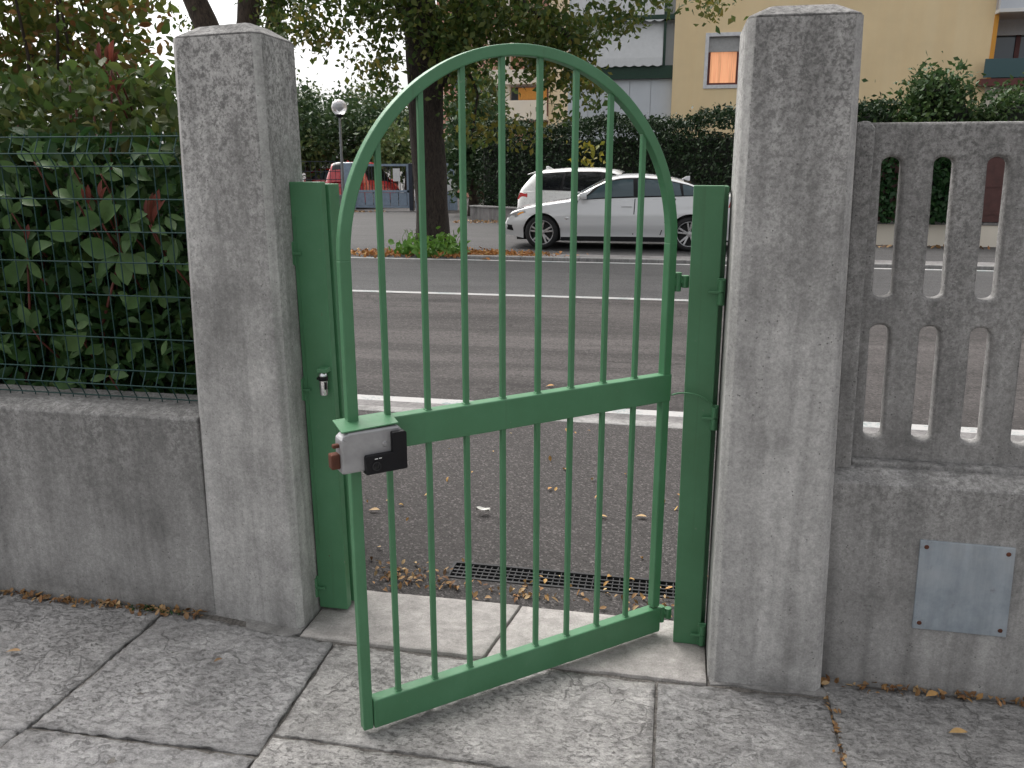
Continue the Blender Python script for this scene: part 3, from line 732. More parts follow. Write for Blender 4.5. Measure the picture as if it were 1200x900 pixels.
# ================================================================== GATE LEAF
GA = atz(427, 858, .02); GB = atz(777, 738, .02); ang = math.atan2(GB.y - GA.y, GB.x - GA.x)
gate = thing('garden_gate', 'green steel gate leaf with arched top and square bars standing ajar', 'gate', (GA.x, GA.y, 0), ang)
GW, T, ZB = 1.02, .028, .020
G = M['green']
def gb(name, a, b, bev=.003, mat=G, par=gate): return bx(name, a, b, mat, par, bevel=bev, local=True)
gb('stile', (0, .001, ZB + .001), (T, T + .001, 1.292)); gb('stile', (GW - T, .001, .112), (GW, T + .001, 1.292))
# arched head: square tube bent to a half circle
mb = MB(); n = 56; rr = []
for k in range(n + 1):
    t = math.pi * k / n; cx, cz = GW / 2, 1.29
    ro, ri = GW / 2, GW / 2 - T; u, w = -math.cos(t), math.sin(t)
    rr.append([(cx + ro * u, .001, cz + ro * w), (cx + ro * u, T + .001, cz + ro * w), (cx + ri * u, T + .001, cz + ri * w), (cx + ri * u, .001, cz + ri * w)])
o = mb.rings(rr).build('arch', G, gate, smooth=False, bevel=.003, local=True)
gb('bottom_rail', (.030, -.002, ZB), (GW + .004, .034, .107), .004)
gb('middle_rail', (.030, -.002, .811), (GW + .002, .034, .897), .004)
bxs = [.108, .219, .330, .441, .552, .663, .776, .890]
for x in bxs:
    zt = 1.29 + math.sqrt((GW / 2 - T + .004) ** 2 - (x - GW / 2) ** 2)
    for (za, zb) in ((.1065, .8115), (.8965, zt)):
        h = .0072; gb('bar', (x - h, .008, za), (x + h, .008 + 2 * h, zb), .0022)
        # weld collar
        gb('weld', (x - h - .002, .006, za - .001), (x + h + .002, .010 + 2 * h, za + .0035), .002)
# hinges to the right post
for z in (1.175, .075):
    hg = MB(); hg.tube([(GW + .016, .012, z - .028), (GW + .016, .012, z + .028)], .012, 12); hg.box((GW - .002, .004, z - .012), (GW + .018, .020, z + .012)); hg.tube([(GW + .016, .012, z), (GW + .046, .004, z)], .009, 10); hg.tube([(GW + .040, .005, z - .018), (GW + .040, .005, z + .018)], .012, 12); hg.build('hinge', G, gate, bevel=.002, local=True)
# electric lock on the free end of the middle rail
lk = MB()
prof = [(-.020, .776), (.118, .776), (.138, .790), (.138, .868), (.128, .880), (.000, .880), (-.020, .864)]
lk.prism(prof, -.052, -.004)
lock = lk.build('lock', M['alu'], gate, bevel=.006, local=True); lock.location = (-.018, 0, .009)
bl = MB(); bl.prism([(.036, .770), (.140, .770), (.1435, .7735), (.1435, .864), (.139, .8685), (.108, .8685), (.106, .866), (.106, .818), (.040, .818), (.036, .814)], -.066, -.040)
bl.build('cover', M['black'], lock, bevel=.004, local=True)
MB().lathe([(.0001, .004), (.005, .004), (.0052, .0005), (.0085, .0005), (.009, .003), (.0115, .003), (.012, -.003)], 20, 'y', (.062, -.066, .790)).build('key_cylinder', M['iron'], lock, local=True)
mbk = MB(); mbk.box((.0600, -.0712, .787), (.0640, -.0698, .795)); mbk.build('keyhole', M['pit'], lock, local=True)
mbm = MB(); 
for q in ((.058, .066, .8075), (.069, .076, .8080)): mbm.box((q[0], -.0668, q[2]), (q[1], -.0659, q[2] + .0022))
mbm.build('marking', M['paper'], lock, local=True)
gb('latch_bolt', (-.042, -.042, .789), (-.019, -.014, .827), .004, M['rust'], lock)
gb('release_pin', (-.036, -.040, .842), (-.019, -.026, .852), .003, M['rust'], lock)
for q in ((-.008, .868), (.092, .838)):
    MB().lathe([(.0001, .0018), (.006, .0018), (.0075, 0)], 14, 'y', (q[0], -.052, q[1])).build('rivet', M['alu'], lock, local=True)
# folded rain cover over the lock
rc = MB(); rc.add([(-.034, -.050, .893), (.112, -.048, .896), (.120, .032, .904), (-.030, .032, .902)] + [(-.034, -.050, .889), (.112, -.048, .892), (.120, .032, .900), (-.030, .032, .898)],
                  [(0, 1, 2, 3), (7, 6, 5, 4), (0, 4, 5, 1), (1, 5, 6, 2), (2, 6, 7, 3), (3, 7, 4, 0)])
rc.build('rain_cover', G, gate, bevel=.0012, local=True)
# lock side plate behind
gb('lock_plate', (-.004, -.0035, .772), (.032, .0, .880), .001)

# -- fixed green steel posts on both pillars
lp = thing('steel_post', 'green steel jamb post with key lock fixed to the left pillar', 'gatepost', (-1.11, 2.47, 0))
def tapbox(name, x0, x1, dx, y0, y1, z0, z1, par, bev=.003):
    mb = MB(); mb.rings([[(x0, y0, z0), (x1, y0, z0), (x1, y1, z0), (x0, y1, z0)], [(x0 + dx, y0, z1), (x1 + dx, y0, z1), (x1 + dx, y1, z1), (x0 + dx, y1, z1)]])
    return mb.build(name, G, par, bevel=bev)
tapbox('face_plate', -1.163, -1.060, -.012, 2.430, 2.468, .016, 1.462, lp)
tapbox('core', -1.155, -1.068, -.012, 2.4682, 2.484, .018, 1.455, lp, .001)
tapbox('stop_bar', -1.150, -1.056, -.012, 2.4842, 2.565, .020, 1.455, lp)
tapbox('front_strip', -1.150, -1.1485, -.012, 2.4275, 2.4305, .25, 1.36, lp, .0005)
rp = thing('steel_post', 'green steel hinge post fixed to the right pillar', 'gatepost', (.1, 2.5, 0))
tapbox('face_plate', .052, .138, -.011, 2.460, 2.500, .004, 1.455, rp)
tapbox('core', .058, .152, -.011, 2.5003, 2.58, .006, 1.453, rp)  # widened to the pillar to block the bright street and darken the gap
def strap(par, x, y, z, sgn):
    mb = MB(); mb.tube([(x, y, z - .035), (x, y, z - .002)], .0085, 12); mb.tube([(x, y, z + .002), (x, y, z + .035)], .0085, 12)
    mb.build('hinge', G, par, smooth=False)
    bx('hinge_tab', (x - .003 if sgn > 0 else x - .035, y - .006, z - .004), (x + .035 if sgn > 0 else x + .003, y + .002, z + .004), G, par, bevel=.0015)
    bx('hinge_leaf', (x - .012, y + .004, z - .04), (x + .012, y + .012, z + .04), G, par, bevel=.002)
for z in (1.245, .805, .095): strap(lp, -1.170 - .012 * z / 1.46, 2.424, z, 1)
for z in (1.155, .775, .045): strap(rp, .142 - .011 * z / 1.46, 2.452, z, -1)
# lock cylinder and keeper on the left post
kc = at(379, 450, 2.405)
ky = MB().lathe([(.0001, -.036), (.0115, -.036), (.0135, -.033), (.0135, .026), (.0125, .034), (.009, .038), (.0001, .038)], 20, 'z', tuple(kc)).build('key_barrel', M['chrome'], lp, smooth=True)
e_ = ky.modifiers.new('es', 'EDGE_SPLIT'); e_.split_angle = R(40)
MB().lathe([(.0145, .012), (.0155, .014), (.0155, .024), (.0145, .026)], 20, 'z', tuple(kc)).build('collar', M['black'], ky, smooth=True)
bx('slot', (kc.x + .009, kc.y - .0125, kc.z - .015), (kc.x + .0135, kc.y - .004, kc.z + .008), M['black'], ky)
bx('lug', (kc.x - .021, kc.y - .004, kc.z + .013), (kc.x - .013, kc.y + .004, kc.z + .021), M['black'], ky, bevel=.001)
bx('bracket', (kc.x - .016, kc.y - .012, kc.z + .0385), (kc.x + .018, 2.4295, kc.z + .052), G, lp, bevel=.002)
# cable from the leaf to the right post
c0, c1, c2, c3, c4 = at(787, 463, 2.44), at(797, 459, 2.44), at(812, 459, 2.44), at(826, 464, 2.44), at(836, 476, 2.447)
cb = MB(); pts = []
for k in range(25):
    t = k / 24; B = [c0, c1, c2, c3, c4]
    while len(B) > 1: B = [B[i].lerp(B[i + 1], t) for i in range(len(B) - 1)]
    pts.append(B[0])
cb.tube(pts, .0026, 8); cb.build('cable', G, rp, smooth=True)

# ================================================================== LITTER
def litter(name, label, cat, pts, size, mat, z=.004):
    P = np.array([(x, y, z + rng.uniform(0, .008)) for x, y in pts])
    o = leaf_cloud(name, P, size, mat, None, .5, (0, 0, -.0), (0, 0, 3.2), True); tag(o, label, cat); return o
def along(p0, p1, n, spread):
    t = rng.uniform(0, 1, n); q = np.outer(1 - t, p0) + np.outer(t, p1); q[:, 1] += -np.abs(rng.normal(0, spread, n)); q[:, 0] += rng.normal(0, .01, n); return q
litter('leaf_litter', 'line of brown leaf crumbs along the foot of the left wall', 'leaf litter', along((-3.2, 2.335), (-1.55, 2.335), 330, .022), .026, M['lf_dead'], .004)
litter('leaf_litter', 'line of brown leaf crumbs along the foot of the right wall', 'leaf litter', along((.50, 2.34), (1.9, 2.34), 200, .018), .024, M['lf_dead'], .006)
q = np.concatenate([rng.normal((-.93, 2.76), (.10, .06), (60, 2)), rng.normal((-.80, 2.68), (.2, .03), (50, 2)), rng.uniform((-1.05, 2.62), (.15, 2.75), (80, 2))])
litter('leaf_litter', 'heap of dry leaves at the end of the drain grate', 'leaf litter', q, .026, M['lf_dead'], .004)
q = np.concatenate([rng.uniform((-2.0, 2.7), (.5, 4.8), (70, 2)), rng.uniform((-.8, 2.76), (.08, 2.9), (14, 2))])
litter('leaf_litter', 'loose bits of dead leaf scattered over the pavement asphalt', 'leaf litter', q, .026, M['lf_gold'], .002)
litter('leaf_litter', 'leaf crumbs filling the slab joint by the right pillar', 'leaf litter', along((.492, 1.95), (.500, 2.28), 60, .008), .016, M['lf_dead'], -.006)
q = np.concatenate([rng.normal((-4.0, 14.9), (.80, .30), (1000, 2)), rng.normal((-5.2, 14.5), (.7, .25), (260, 2)), rng.normal((-3.2, 14.6), (.6, .24), (420, 2))])
litter('leaf_litter', 'carpet of orange fallen leaves around the foot of the street tree', 'leaf litter', q, .095, M['lf_carpet'], .004)
q = np.concatenate([rng.uniform((3.5, 17.6), (12, 18.1), (260, 2)), rng.uniform((-6.5, 23.6), (-4.2, 24.6), (160, 2)), rng.uniform((-12, 28.8), (-10.5, 29.6), (90, 2))])
litter('leaf_litter', 'drift of fallen leaves along the hedge wall across the street', 'leaf litter', q, .09, M['lf_dead'], 0)
FL = MB()
def fallen(px, py, L, rot, label, mat, z=.004, grp=None):
    p = atz(px, py, z + .010); me = leaf_mesh('fallen_leaf', mat, .48, .08, .22)
    o = bpy.data.objects.new('fallen_leaf', me); put(o); o.location = p; o.rotation_euler = (random.uniform(-.15, .15), random.uniform(-.1, .1), rot); o.scale = (L, L, L)
    tag(o, label, 'leaf', grp); return o
fallen(1112, 857, .052, .2, 'yellow fallen leaf on the paving before the metal plate', M['lf_gold'])
fallen(6, 763, .048, .3, 'curled tan leaf on the paving at the left picture edge', M['lf_dead'])
fallen(1085, 815, .045, .5, 'tan leaf at the wall foot below the metal plate', M['lf_gold'], .010)
fallen(250, 775, .03, 1.0, 'small brown leaf on the paving before the left pillar', M['lf_dead'])
fallen(432, 597, .05, .2, 'brown leaf on the asphalt beside the left jamb post', M['lf_dead'], 0)
fallen(497, 580, .045, .8, 'pale yellow leaf on the asphalt below the gate lock', M['lf_gold'], 0)
fallen(745, 604, .05, .1, 'orange leaf on the asphalt near the gate hinge side', M['lf_dead'], 0)
fallen(712, 605, .045, 2.9, 'tan leaf on the asphalt between the last two bars', M['lf_gold'], 0)
fallen(640, 452, .06, .3, 'single pale leaf on the road just above the middle rail', M['lf_gold'], -.01)
fallen(642, 573, .04, 1.2, 'small yellow leaf on the asphalt right of the paper scrap', M['lf_gold'], 0)
fallen(800, 700, .06, .9, 'brown leaf lying on the right end of the drain grate', M['lf_dead'], .002)
mb = MB(); p = atz(566, 602, 0)
vs = []
for j in range(4):
    for i in range(6):
        u, v = i / 5 - .5, j / 3 - .5
        vs.append((p.x + u * .062, p.y + v * .035 * (1 - abs(u)), .012 + .016 * abs(v) * 2 + .010 * noise.noise(Vector((u * 7, v * 7, 3)))))
mb.add(vs, [(j * 6 + i, j * 6 + i + 1, (j + 1) * 6 + i + 1, (j + 1) * 6 + i) for j in range(3) for i in range(5)])
tag(mb.build('paper_scrap', M['scrap'], smooth=True), 'crumpled white paper scrap lying on the asphalt behind the gate', 'litter')
q = rng.normal((-1.75, 2.315), (.06, .012), (90, 2))
tag(leaf_cloud('moss', np.array([(x, y, .006 + rng.uniform(0, .01)) for x, y in q]), .014, M['lf_ivy'], None, .4, (0, 0, 1)), 'small tuft of moss at the foot of the left wall', 'moss')

# ================================================================== STREET TREES
def limb(mb, pts, rads, n=12): 
    mb.tube(pts, rads, n)
tree = thing('street_tree', 'large dark street tree with forked trunk behind the gate', 'tree', (-4.75, 15.9, 0))
tk = MB(); TY = 15.9
def wob(pts, r, n=14):
    # organic trunk: ring with lumps
    V = []; k = len(pts)
    for i, p in enumerate(pts):
        ring = []
        for j in range(n):
            a = 2 * math.pi * j / n; q = Vector((math.cos(a), math.sin(a), 0))
            f = 1 + .10 * noise.noise(Vector((q.x * 1.6 + 5, q.y * 1.6, p.z * 1.3))) + .05 * noise.noise(Vector((q.x * 4, q.y * 4, p.z * 4)))
            ring.append(Vector(p) + q * r[i] * f)
        V.append(ring)
    return V
base = at(507, 286, TY); base.z = -.05
pts = [base, at(507, 275, TY), at(506, 240, TY), at(504, 200, TY), at(500, 150, TY), at(498, 100, TY), at(498, 70, TY), at(495, 40, TY), at(489, 0, TY), at(484, -60, TY), at(478, -130, TY)]
tk.rings(wob(pts, [.40, .335, .315, .325, .33, .345, .37, .34, .32, .28, .22]))
tk.build('trunk', M['bark'], tree, smooth=True)
for pp, rr_ in (([at(508, 95, TY), at(522, 62, TY), at(536, 35, TY), at(552, 0, TY), at(566, -40, TY), at(585, -110, TY)], [.26, .22, .20, .19, .17, .11]),
               ([at(490, 30, TY), at(472, 5, TY + .2), at(450, -30, TY + .3), at(425, -80, TY + .3)], [.2, .16, .13, .08]),
               ([at(552, 0, TY), at(600, -25, TY - .5), at(660, -40, TY - .8), at(760, -30, TY - .9), at(820, -8, TY - 1)], [.13, .1, .07, .05, .02]),
               ([at(570, -30, TY), at(620, 10, TY - .4), at(665, 40, TY - .6), at(690, 80, TY - .7)], [.09, .06, .04, .02]),
               ([at(524, 62, TY), at(545, 75, TY - .2), at(560, 110, TY - .3), at(552, 170, TY - .3)], [.05, .035, .025, .012])):
    mb = MB(); mb.tube(pp, rr_, 9); mb.build('limb', M['bark'], tree, smooth=True)
def cl_px(spec, Yr=(14.6, 16.6)):
    out = []
    for (x, y, rx, ry, n) in spec:
        # a bunch of hanging sprays inside an ellipse
        for k in range(n):
            a = rng.uniform(0, 6.28); r = math.sqrt(rng.uniform(0, 1))
            c = np.array(at(x + rx * r * math.cos(a), y + ry * r * math.sin(a), rng.uniform(*Yr)))
            m = int(rng.integers(9, 18)); out.append(c + rng.normal(size=(m, 3)) * (.15, .15, .13))
    return np.concatenate(out)
spec = [(400, 8, 62, 34, 62), (372, 45, 20, 28, 12), (470, 20, 26, 30, 26), (455, 85, 14, 30, 9), (520, 50, 40, 40, 40), (620, 40, 70, 34, 60), (444, 60, 22, 36, 13), (448, 110, 12, 20, 4), (408, 66, 14, 14, 3), (455, 15, 30, 25, 24), (535, 20, 40, 30, 64), (560, 55, 28, 22, 26), (540, 95, 22, 40, 22), (550, 150, 16, 22, 9), (536, 60, 18, 20, 12), (600, 25, 60, 38, 100), (650, 60, 38, 30, 52), (690, 30, 28, 24, 22), (672, 100, 26, 32, 18), (700, 125, 6, 14, 2), (655, 130, 8, 15, 3), (720, 20, 30, 18, 12), (622, 85, 18, 16, 10), (770, 8, 36, 10, 8), (830, 4, 18, 8, 4), (600, -60, 160, 50, 190), (440, -50, 90, 45, 90), (720, -50, 80, 40, 50), (340, 0, 26, 40, 24), (318, 40, 14, 30, 9)]
leaf_cloud('crown', cl_px(spec), .13, M['lf_tree'], tree, .62, (0, 0, -.7), (0, -.3, .5))
spec = [(600, 158, 34, 10, 9), (575, 150, 10, 14, 3), (690, 95, 10, 20, 5), (650, 75, 18, 16, 8), (436, 80, 16, 18, 4), (365, 35, 18, 20, 5), (560, 130, 8, 24, 5), (835, 3, 14, 7, 4), (350, 25, 12, 26, 4), (395, 45, 22, 14, 4)]
leaf_cloud('yellowish_sprays', cl_px(spec, (14.0, 15.2)), .115, M['lf_tree2'], tree, .62, (0, 0, -.7), (0, -.3, .5))  # yellower leaf colour on the drooping sprays
leaf_cloud('upper_crown', clumpy((-4.2, 15.9, 8.2), (4.2, 3.2, 2.0), 110, 22, .28, .3), .22, M['lf_tree'], tree, .62, (0, 0, -.7))
# weeds at its foot
wd = thing('weed_tuft', 'bright green leafy weeds growing round the tree foot', 'weed', (-4.6, 15.2, 0))
c = np.concatenate([rng.normal(np.array(atz(px, py, .12)), (s, s * .6, .10), (n, 3)) for px, py, s, n in ((478, 291, .16, 60), (497, 287, .16, 60), (522, 287, .15, 70), (535, 291, .14, 40), (508, 293, .16, 60))])
c[:, 2] = np.abs(c[:, 2]) + .02
leaf_cloud('leaves', c, .15, M['lf_weed'], wd, .5, (0, 0, .7), (0, -.4, .8), True)
mb = MB()
for k in range(24):
    p = atz(rng.uniform(470, 540), 291, 0); mb.tube([p, p + Vector((rng.normal(0, .05), 0, .2)), p + Vector((rng.normal(0, .1), 0, .36))], [.006, .005, .003], 5)
mb.build('stem', M['lf_weed'], wd)
# forked tree on the left
ft = thing('street_tree', 'brown forked street tree rising behind the left pillar', 'tree', (-8.2, 16.0, 0))
mb = MB(); b0 = at(268, 120, 16.2); b0.z = -.05
q0 = at(268, 120, 16.2)
mb.rings(wob([b0, Vector((b0.x, b0.y, 1.2)), q0 + Vector((0, 0, .1)), q0 + Vector((0, 0, .5))], [.42, .36, .34, .36], 12)); mb.build('trunk', M['bark2'], ft, smooth=True)
for pp, rr_ in (([q0, at(252, 55, 16.2), at(240, 25, 16.2), at(224, -10, 16.2), at(205, -70, 16.2)], [.28, .25, .24, .22, .16]), ([q0, at(287, 60, 16.2), at(291, 25, 16.2), at(292, -10, 16.2), at(296, -80, 16.2)], [.28, .23, .215, .21, .16]), ([q0, at(310, 70, 16.6), at(322, 20, 16.7), at(326, -60, 16.8)], [.2, .16, .14, .1])):
    m2 = MB(); m2.tube(pp, rr_, 12); m2.build('limb', M['bark2'], ft, smooth=True)
leaf_cloud('crown', cl_px([(322, 20, 12, 34, 20), (260, -60, 90, 40, 80), (300, -40, 60, 30, 50), (225, 20, 10, 16, 4), (120, -60, 120, 40, 80), (333, 55, 8, 18, 5)], (15.4, 16.8)), .115, M['lf_tree'], ft, .62, (0, 0, -.7), (0, -.3, .5))

# ================================================================== CARS
def smoothstep(a, b, x): t = min(1, max(0, (x - a) / (b - a))); return t * t * (3 - 2 * t)
def interp(tab, x):
    tab = sorted(tab)
    if x <= tab[0][0]: return tab[0][1]
    for (x0, y0), (x1, y1) in zip(tab, tab[1:]):
        if x <= x1:
            t = (x - x0) / (x1 - x0); return y0 + (y1 - y0) * t
    return tab[-1][1]
def smooth_tab(tab, passes=2):
    # refined, softened version of a profile table
    tab = sorted(tab); xs = [tab[0][0] + (tab[-1][0] - tab[0][0]) * i / 160 for i in range(161)]; ys = [interp(tab, x) for x in xs]
    for _ in range(passes * 3):
        ys = [ys[0]] + [(ys[i - 1] + 2 * ys[i] + ys[i + 1]) / 4 for i in range(1, 160)] + [ys[-1]]
    return list(zip(xs, ys))
def make_wheel(par, x, y, r, s):
    w = MB(); W = .215; ri = r * .70
    w.lathe([(ri, -W / 2 + .01), (ri + .02, -W / 2), (r - .035, -W / 2), (r - .008, -W / 2 + .035), (r, -.05), (r, .05), (r - .008, W / 2 - .035), (r - .035, W / 2), (ri + .02, W / 2), (ri, W / 2 - .01)], 36, 'y')
    o = w.build('wheel', M['tyre'], par, smooth=True, local=True); o.location = (x, y, r)
    if s > 0: o.rotation_euler = (0, 0, math.pi)
    b = MB(); b.lathe([(ri, -W / 2 + .012), (ri - .012, -W / 2 + .02), (ri - .02, .02), (ri - .02, .09)], 32, 'y'); b.lathe([(.0001, .0), (ri - .02, .0)], 32, 'y')
    b.build('barrel', M['rim_dark'], o, smooth=True, local=True)
    d = MB(); d.lathe([(.0001, -.02), (r * .44, -.02), (r * .44, -.005)], 28, 'y'); d.build('brake_disc', M['brake'], o, local=True)
    rm = MB(); rm.lathe([(ri - .016, .060), (ri - .004, W / 2 - .006), (ri + .006, W / 2 - .004), (ri + .006, W / 2 - .014)], 36, 'y')
    rm.lathe([(.0001, .085), (.045, .082), (.06, .06), (.06, .03)], 20, 'y')
    for k in range(5):
        for dd in (-.19, .19):
            a = 2 * math.pi * k / 5 + math.pi / 2; a1 = a + dd * .55; a2 = a + dd
            p0 = Vector((math.cos(a1) * .045, -.075, math.sin(a1) * .045)); p1 = Vector((math.cos(a2) * (ri - .008), -.088, math.sin(a2) * (ri - .008)))
            t = (p1 - p0).normalized(); u = Vector((0, -1, 0)).cross(t).normalized() * .017; dpt = Vector((0, .03, 0))
            rm.add([p0 - u, p0 + u, p1 + u, p1 - u, p0 - u + dpt, p0 + u + dpt, p1 + u + dpt, p1 - u + dpt], [(0, 1, 2, 3), (7, 6, 5, 4), (0, 4, 5, 1), (1, 5, 6, 2), (2, 6, 7, 3), (3, 7, 4, 0)])
    rm.build('rim', M['rim'], o, local=True, bevel=.004)
    return o
def car(name, label, loc, rz, P, mat, glass, cat='car'):
    root = thing(name, label, cat, loc, rz)
    L, xf, xr, hw0, wr = P['L'], P['xf'], P['xr'], P['hw'], P['wr']
    deck, roof = smooth_tab(P['deck']), smooth_tab(P['roof'], 1)
    hx = P['L'] / 2
    def hw(x):
        f = smoothstep(hx, hx - .75, x) if x > 0 else smoothstep(-hx, -hx + .55, x)
        return hw0 * ((.70 if x > 0 else .80) + (.30 if x > 0 else .20) * f ** .6)
    def zb(x):
        z = .20 + .06 * smoothstep(hx - .5, hx, abs(x))
        for xa in (xf, xr):
            d = abs(x - xa)
            if d < wr + .045: z = max(z, wr + math.sqrt((wr + .045) ** 2 - d * d))
        return z
    def side_y(x, z):
        zt = interp(deck, x); h = hw(x)
        t = (z - .2) / max(.05, zt - .2)
        f = .925 + .075 * smoothstep(0, .42, t) - .02 * smoothstep(.6, .72, t) - .045 * smoothstep(.72, 1.0, t)
        if .26 < z < .40: f -= .010
        return h * f
    xs = set([-hx + 2 * hx * i / 90 for i in range(91)])
    for xa in (xf, xr):
        for k in range(17): xs.add(xa - (wr + .045) * math.cos(math.pi * k / 16))
        xs.add(xa - wr - .046); xs.add(xa + wr + .046)
    xs = sorted(xs); rows = 12; tops = 8
    mb = MB(); rr = []
    for x in xs:
        zt = interp(deck, x); z0 = min(zb(x), zt - .06); h = hw(x); half = []
        for i in range(rows + 1):
            z = z0 + (zt - .035 - z0) * i / rows; half.append((side_y(x, z), z))
        ys = half[-1][0]
        for i in range(1, tops + 1):
            t = i / tops; half.append((ys * (1 - t), zt - .035 + .035 * math.sin(min(1, t * 3.2) * math.pi / 2) + P.get('crown', .03) * (1 - (1 - t) ** 2)))
        rr.append([(x, y, z) for y, z in half] + [(x, -y, z) for y, z in reversed(half[:-1])])
    mb.rings(rr, cap=True)
    body = mb.build('body', mat, root, smooth=True, local=True)
    es = body.modifiers.new('es', 'EDGE_SPLIT'); es.split_angle = R(50)
    # underbody
    u = MB(); u.box((-hx + .25, -hw0 * .72, .17), (hx - .25, hw0 * .72, .60)); u.box((xr + wr + .05, -hw0 * .93, .17), (xf - wr - .05, hw0 * .93, .26)); u.build('underbody', M['black'], root, local=True)
    # greenhouse
    g0, g1 = P['g']                                  # rear and front end of the greenhouse
    def gs(x, t, off=0):
        zt = interp(deck, x) - .03; zr = interp(roof, x) - .055; zr = max(zr, zt + .001)
        y0 = hw(x) * .915; hgt = zr - zt; y1 = y0 - hgt * .40 - .02
        y = y0 + (y1 - y0) * t + .03 * math.sin(math.pi * t) * min(1, hgt / .3)
        return Vector((x, y + off, zt + hgt * t + off * .35))
    n = 60; rr = []
    for i in range(n + 1):
        x = g0 + (g1 - g0) * i / n; half = [gs(x, k / 8) for k in range(9)]; half = [(p.y, p.z) for p in half]
        ye, ze = half[-1]; zc = max(interp(roof, x), ze + .004)
        for k in range(1, 9):
            t = k / 8; half.append((ye * (1 - t), ze + (zc - ze) * math.sin(min(1, t * 1.7) * math.pi / 2)))
        rr.append([(x, y, z) for y, z in half] + [(x, -y, z) for y, z in reversed(half[:-1])])
    gh = MB().rings(rr, cap=False, closed=False).build('roof', mat, root, smooth=True, local=True)
    def patch_side(name, x0, x1, t0, t1, off, m, par, rake0=0, rake1=0):
        for s in (1, -1):
            q = MB(); nu, nv = 14, 6; V = []
            for j in range(nv + 1):
                t = t0 + (t1 - t0) * j / nv
                for i in range(nu + 1):
                    v = i / nu; x = (x0 + rake0 * j / nv) * (1 - v) + (x1 + rake1 * j / nv) * v; p = gs(x, t, off); V.append((p.x, p.y * s, p.z))
            q.add(V, [(j * (nu + 1) + i, j * (nu + 1) + i + 1, (j + 1) * (nu + 1) + i + 1, (j + 1) * (nu + 1) + i) for j in range(nv) for i in range(nu)])
            q.build(name, m, par, smooth=True, local=True)
    w = P['win']
    patch_side('window_surround', w[0][0] - .045, w[-1][1] + .05, .08, .93, .004, M['black'], root, *P.get('srake', (0, 0)))
    for k, (x0, x1, r0, r1) in enumerate(w): patch_side('side_window', x0, x1, .14, .87, .008, glass, root, r0, r1)
    def patch_top(name, x0, x1, frac, m):
        q = MB(); nu, nv = 14, 10; V = []
        for j in range(nv + 1):
            x = x0 + (x1 - x0) * j / nv; e = gs(x, 1); zc = max(interp(roof, x), e.z + .004)
            for i in range(nu + 1):
                s = (i / nu * 2 - 1) * frac; t = 1 - abs(s); V.append((x + .0, e.y * s, e.z + (zc - e.z) * math.sin(min(1, t * 1.7) * math.pi / 2) + .008))
        q.add(V, [(j * (nu + 1) + i, j * (nu + 1) + i + 1, (j + 1) * (nu + 1) + i + 1, (j + 1) * (nu + 1) + i) for j in range(nv) for i in range(nu)])
        q.build(name, m, root, smooth=True, local=True)
    patch_top('windscreen', *P['ws'], .93, glass); patch_top('rear_window', *P['rw'], .9, M['dglass'])
    # panels on the flank: strips following the skin
    def strip(name, pts, wd, m, off=.004, par=root, sides=(1, -1)):
        for s in sides:
            q = MB(); V = []
            for (x, z), (x2, z2) in zip(pts, pts[1:]):
                d = Vector((x2 - x, z2 - z)).normalized(); nrm = Vector((-d.y, d.x)) * wd / 2
                for a in ((x - nrm.x, z - nrm.y), (x2 - nrm.x, z2 - nrm.y), (x2 + nrm.x, z2 + nrm.y), (x + nrm.x, z + nrm.y)): V.append((a[0], s * (side_y(a[0], a[1]) + off), a[1]))
            q.add(V, [(4 * i, 4 * i + 1, 4 * i + 2, 4 * i + 3) for i in range(len(pts) - 1)]); q.build(name, m, par, local=True)
    for pts in P['seams']: strip('door_seam', pts, .016, M['black'])
    def skinpoly(name, poly, m, off=.006, sides=(1, -1)):
        for s in sides:
            q = MB(); c = (sum(p[0] for p in poly) / len(poly), sum(p[1] for p in poly) / len(poly)); V = [(c[0], s * (side_y(*c) + off), c[1])]
            V += [(x, s * (side_y(x, z) + off * .5), z) for x, z in poly]; k = len(poly)
            q.add(V, [(0, 1 + i, 1 + (i + 1) % k) for i in range(k)]); q.build(name, m, root, local=True)
    for nme, poly, m in P['skin']: skinpoly(nme, poly, m)
    for (x, z) in P['handles']:
        for s in (1, -1):
            bx('door_handle', (x - .10, s * side_y(x, z) - .012, z - .014), (x + .10, s * side_y(x, z) + .022 * s + .012 * (s < 0), z + .014) if s > 0 else (x + .10, -side_y(x, z) + .012, z + .014), mat, root, bevel=.008, local=True)
            if s < 0: pass
    if 'mirror' in P:
        mx, mz = P['mirror']
        for s in (1, -1):
            q = MB(); y0 = s * (hw(mx) * .93)
            q.rings([[(mx + a * k, y0 + s * d, mz + b * k) for a, b in ((-.07, -.06), (.05, -.075), (.09, -.02), (.06, .06), (-.07, .07))] for d, k in ((.0, .45), (.06, .85), (.12, 1.0), (.20, .9), (.22, .5))])
            q.build('wing_mirror', mat, root, smooth=True, local=True)
    if 'fin' in P:
        fx = P['fin']; z = interp(roof, fx); q = MB(); q.rings([[(fx - .10, -.03, z - .02), (fx + .12, -.03, z - .02), (fx + .12, .03, z - .02), (fx - .10, .03, z - .02)], [(fx - .10, -.008, z + .07), (fx - .03, -.008, z + .065), (fx - .03, .008, z + .065), (fx - .10, .008, z + .07)]]); q.build('antenna_fin', mat, root, local=True, bevel=.008)
    for xa in (xf, xr):
        for s in (1, -1): make_wheel(root, xa, s * (hw0 - .125), wr, s)
    return root
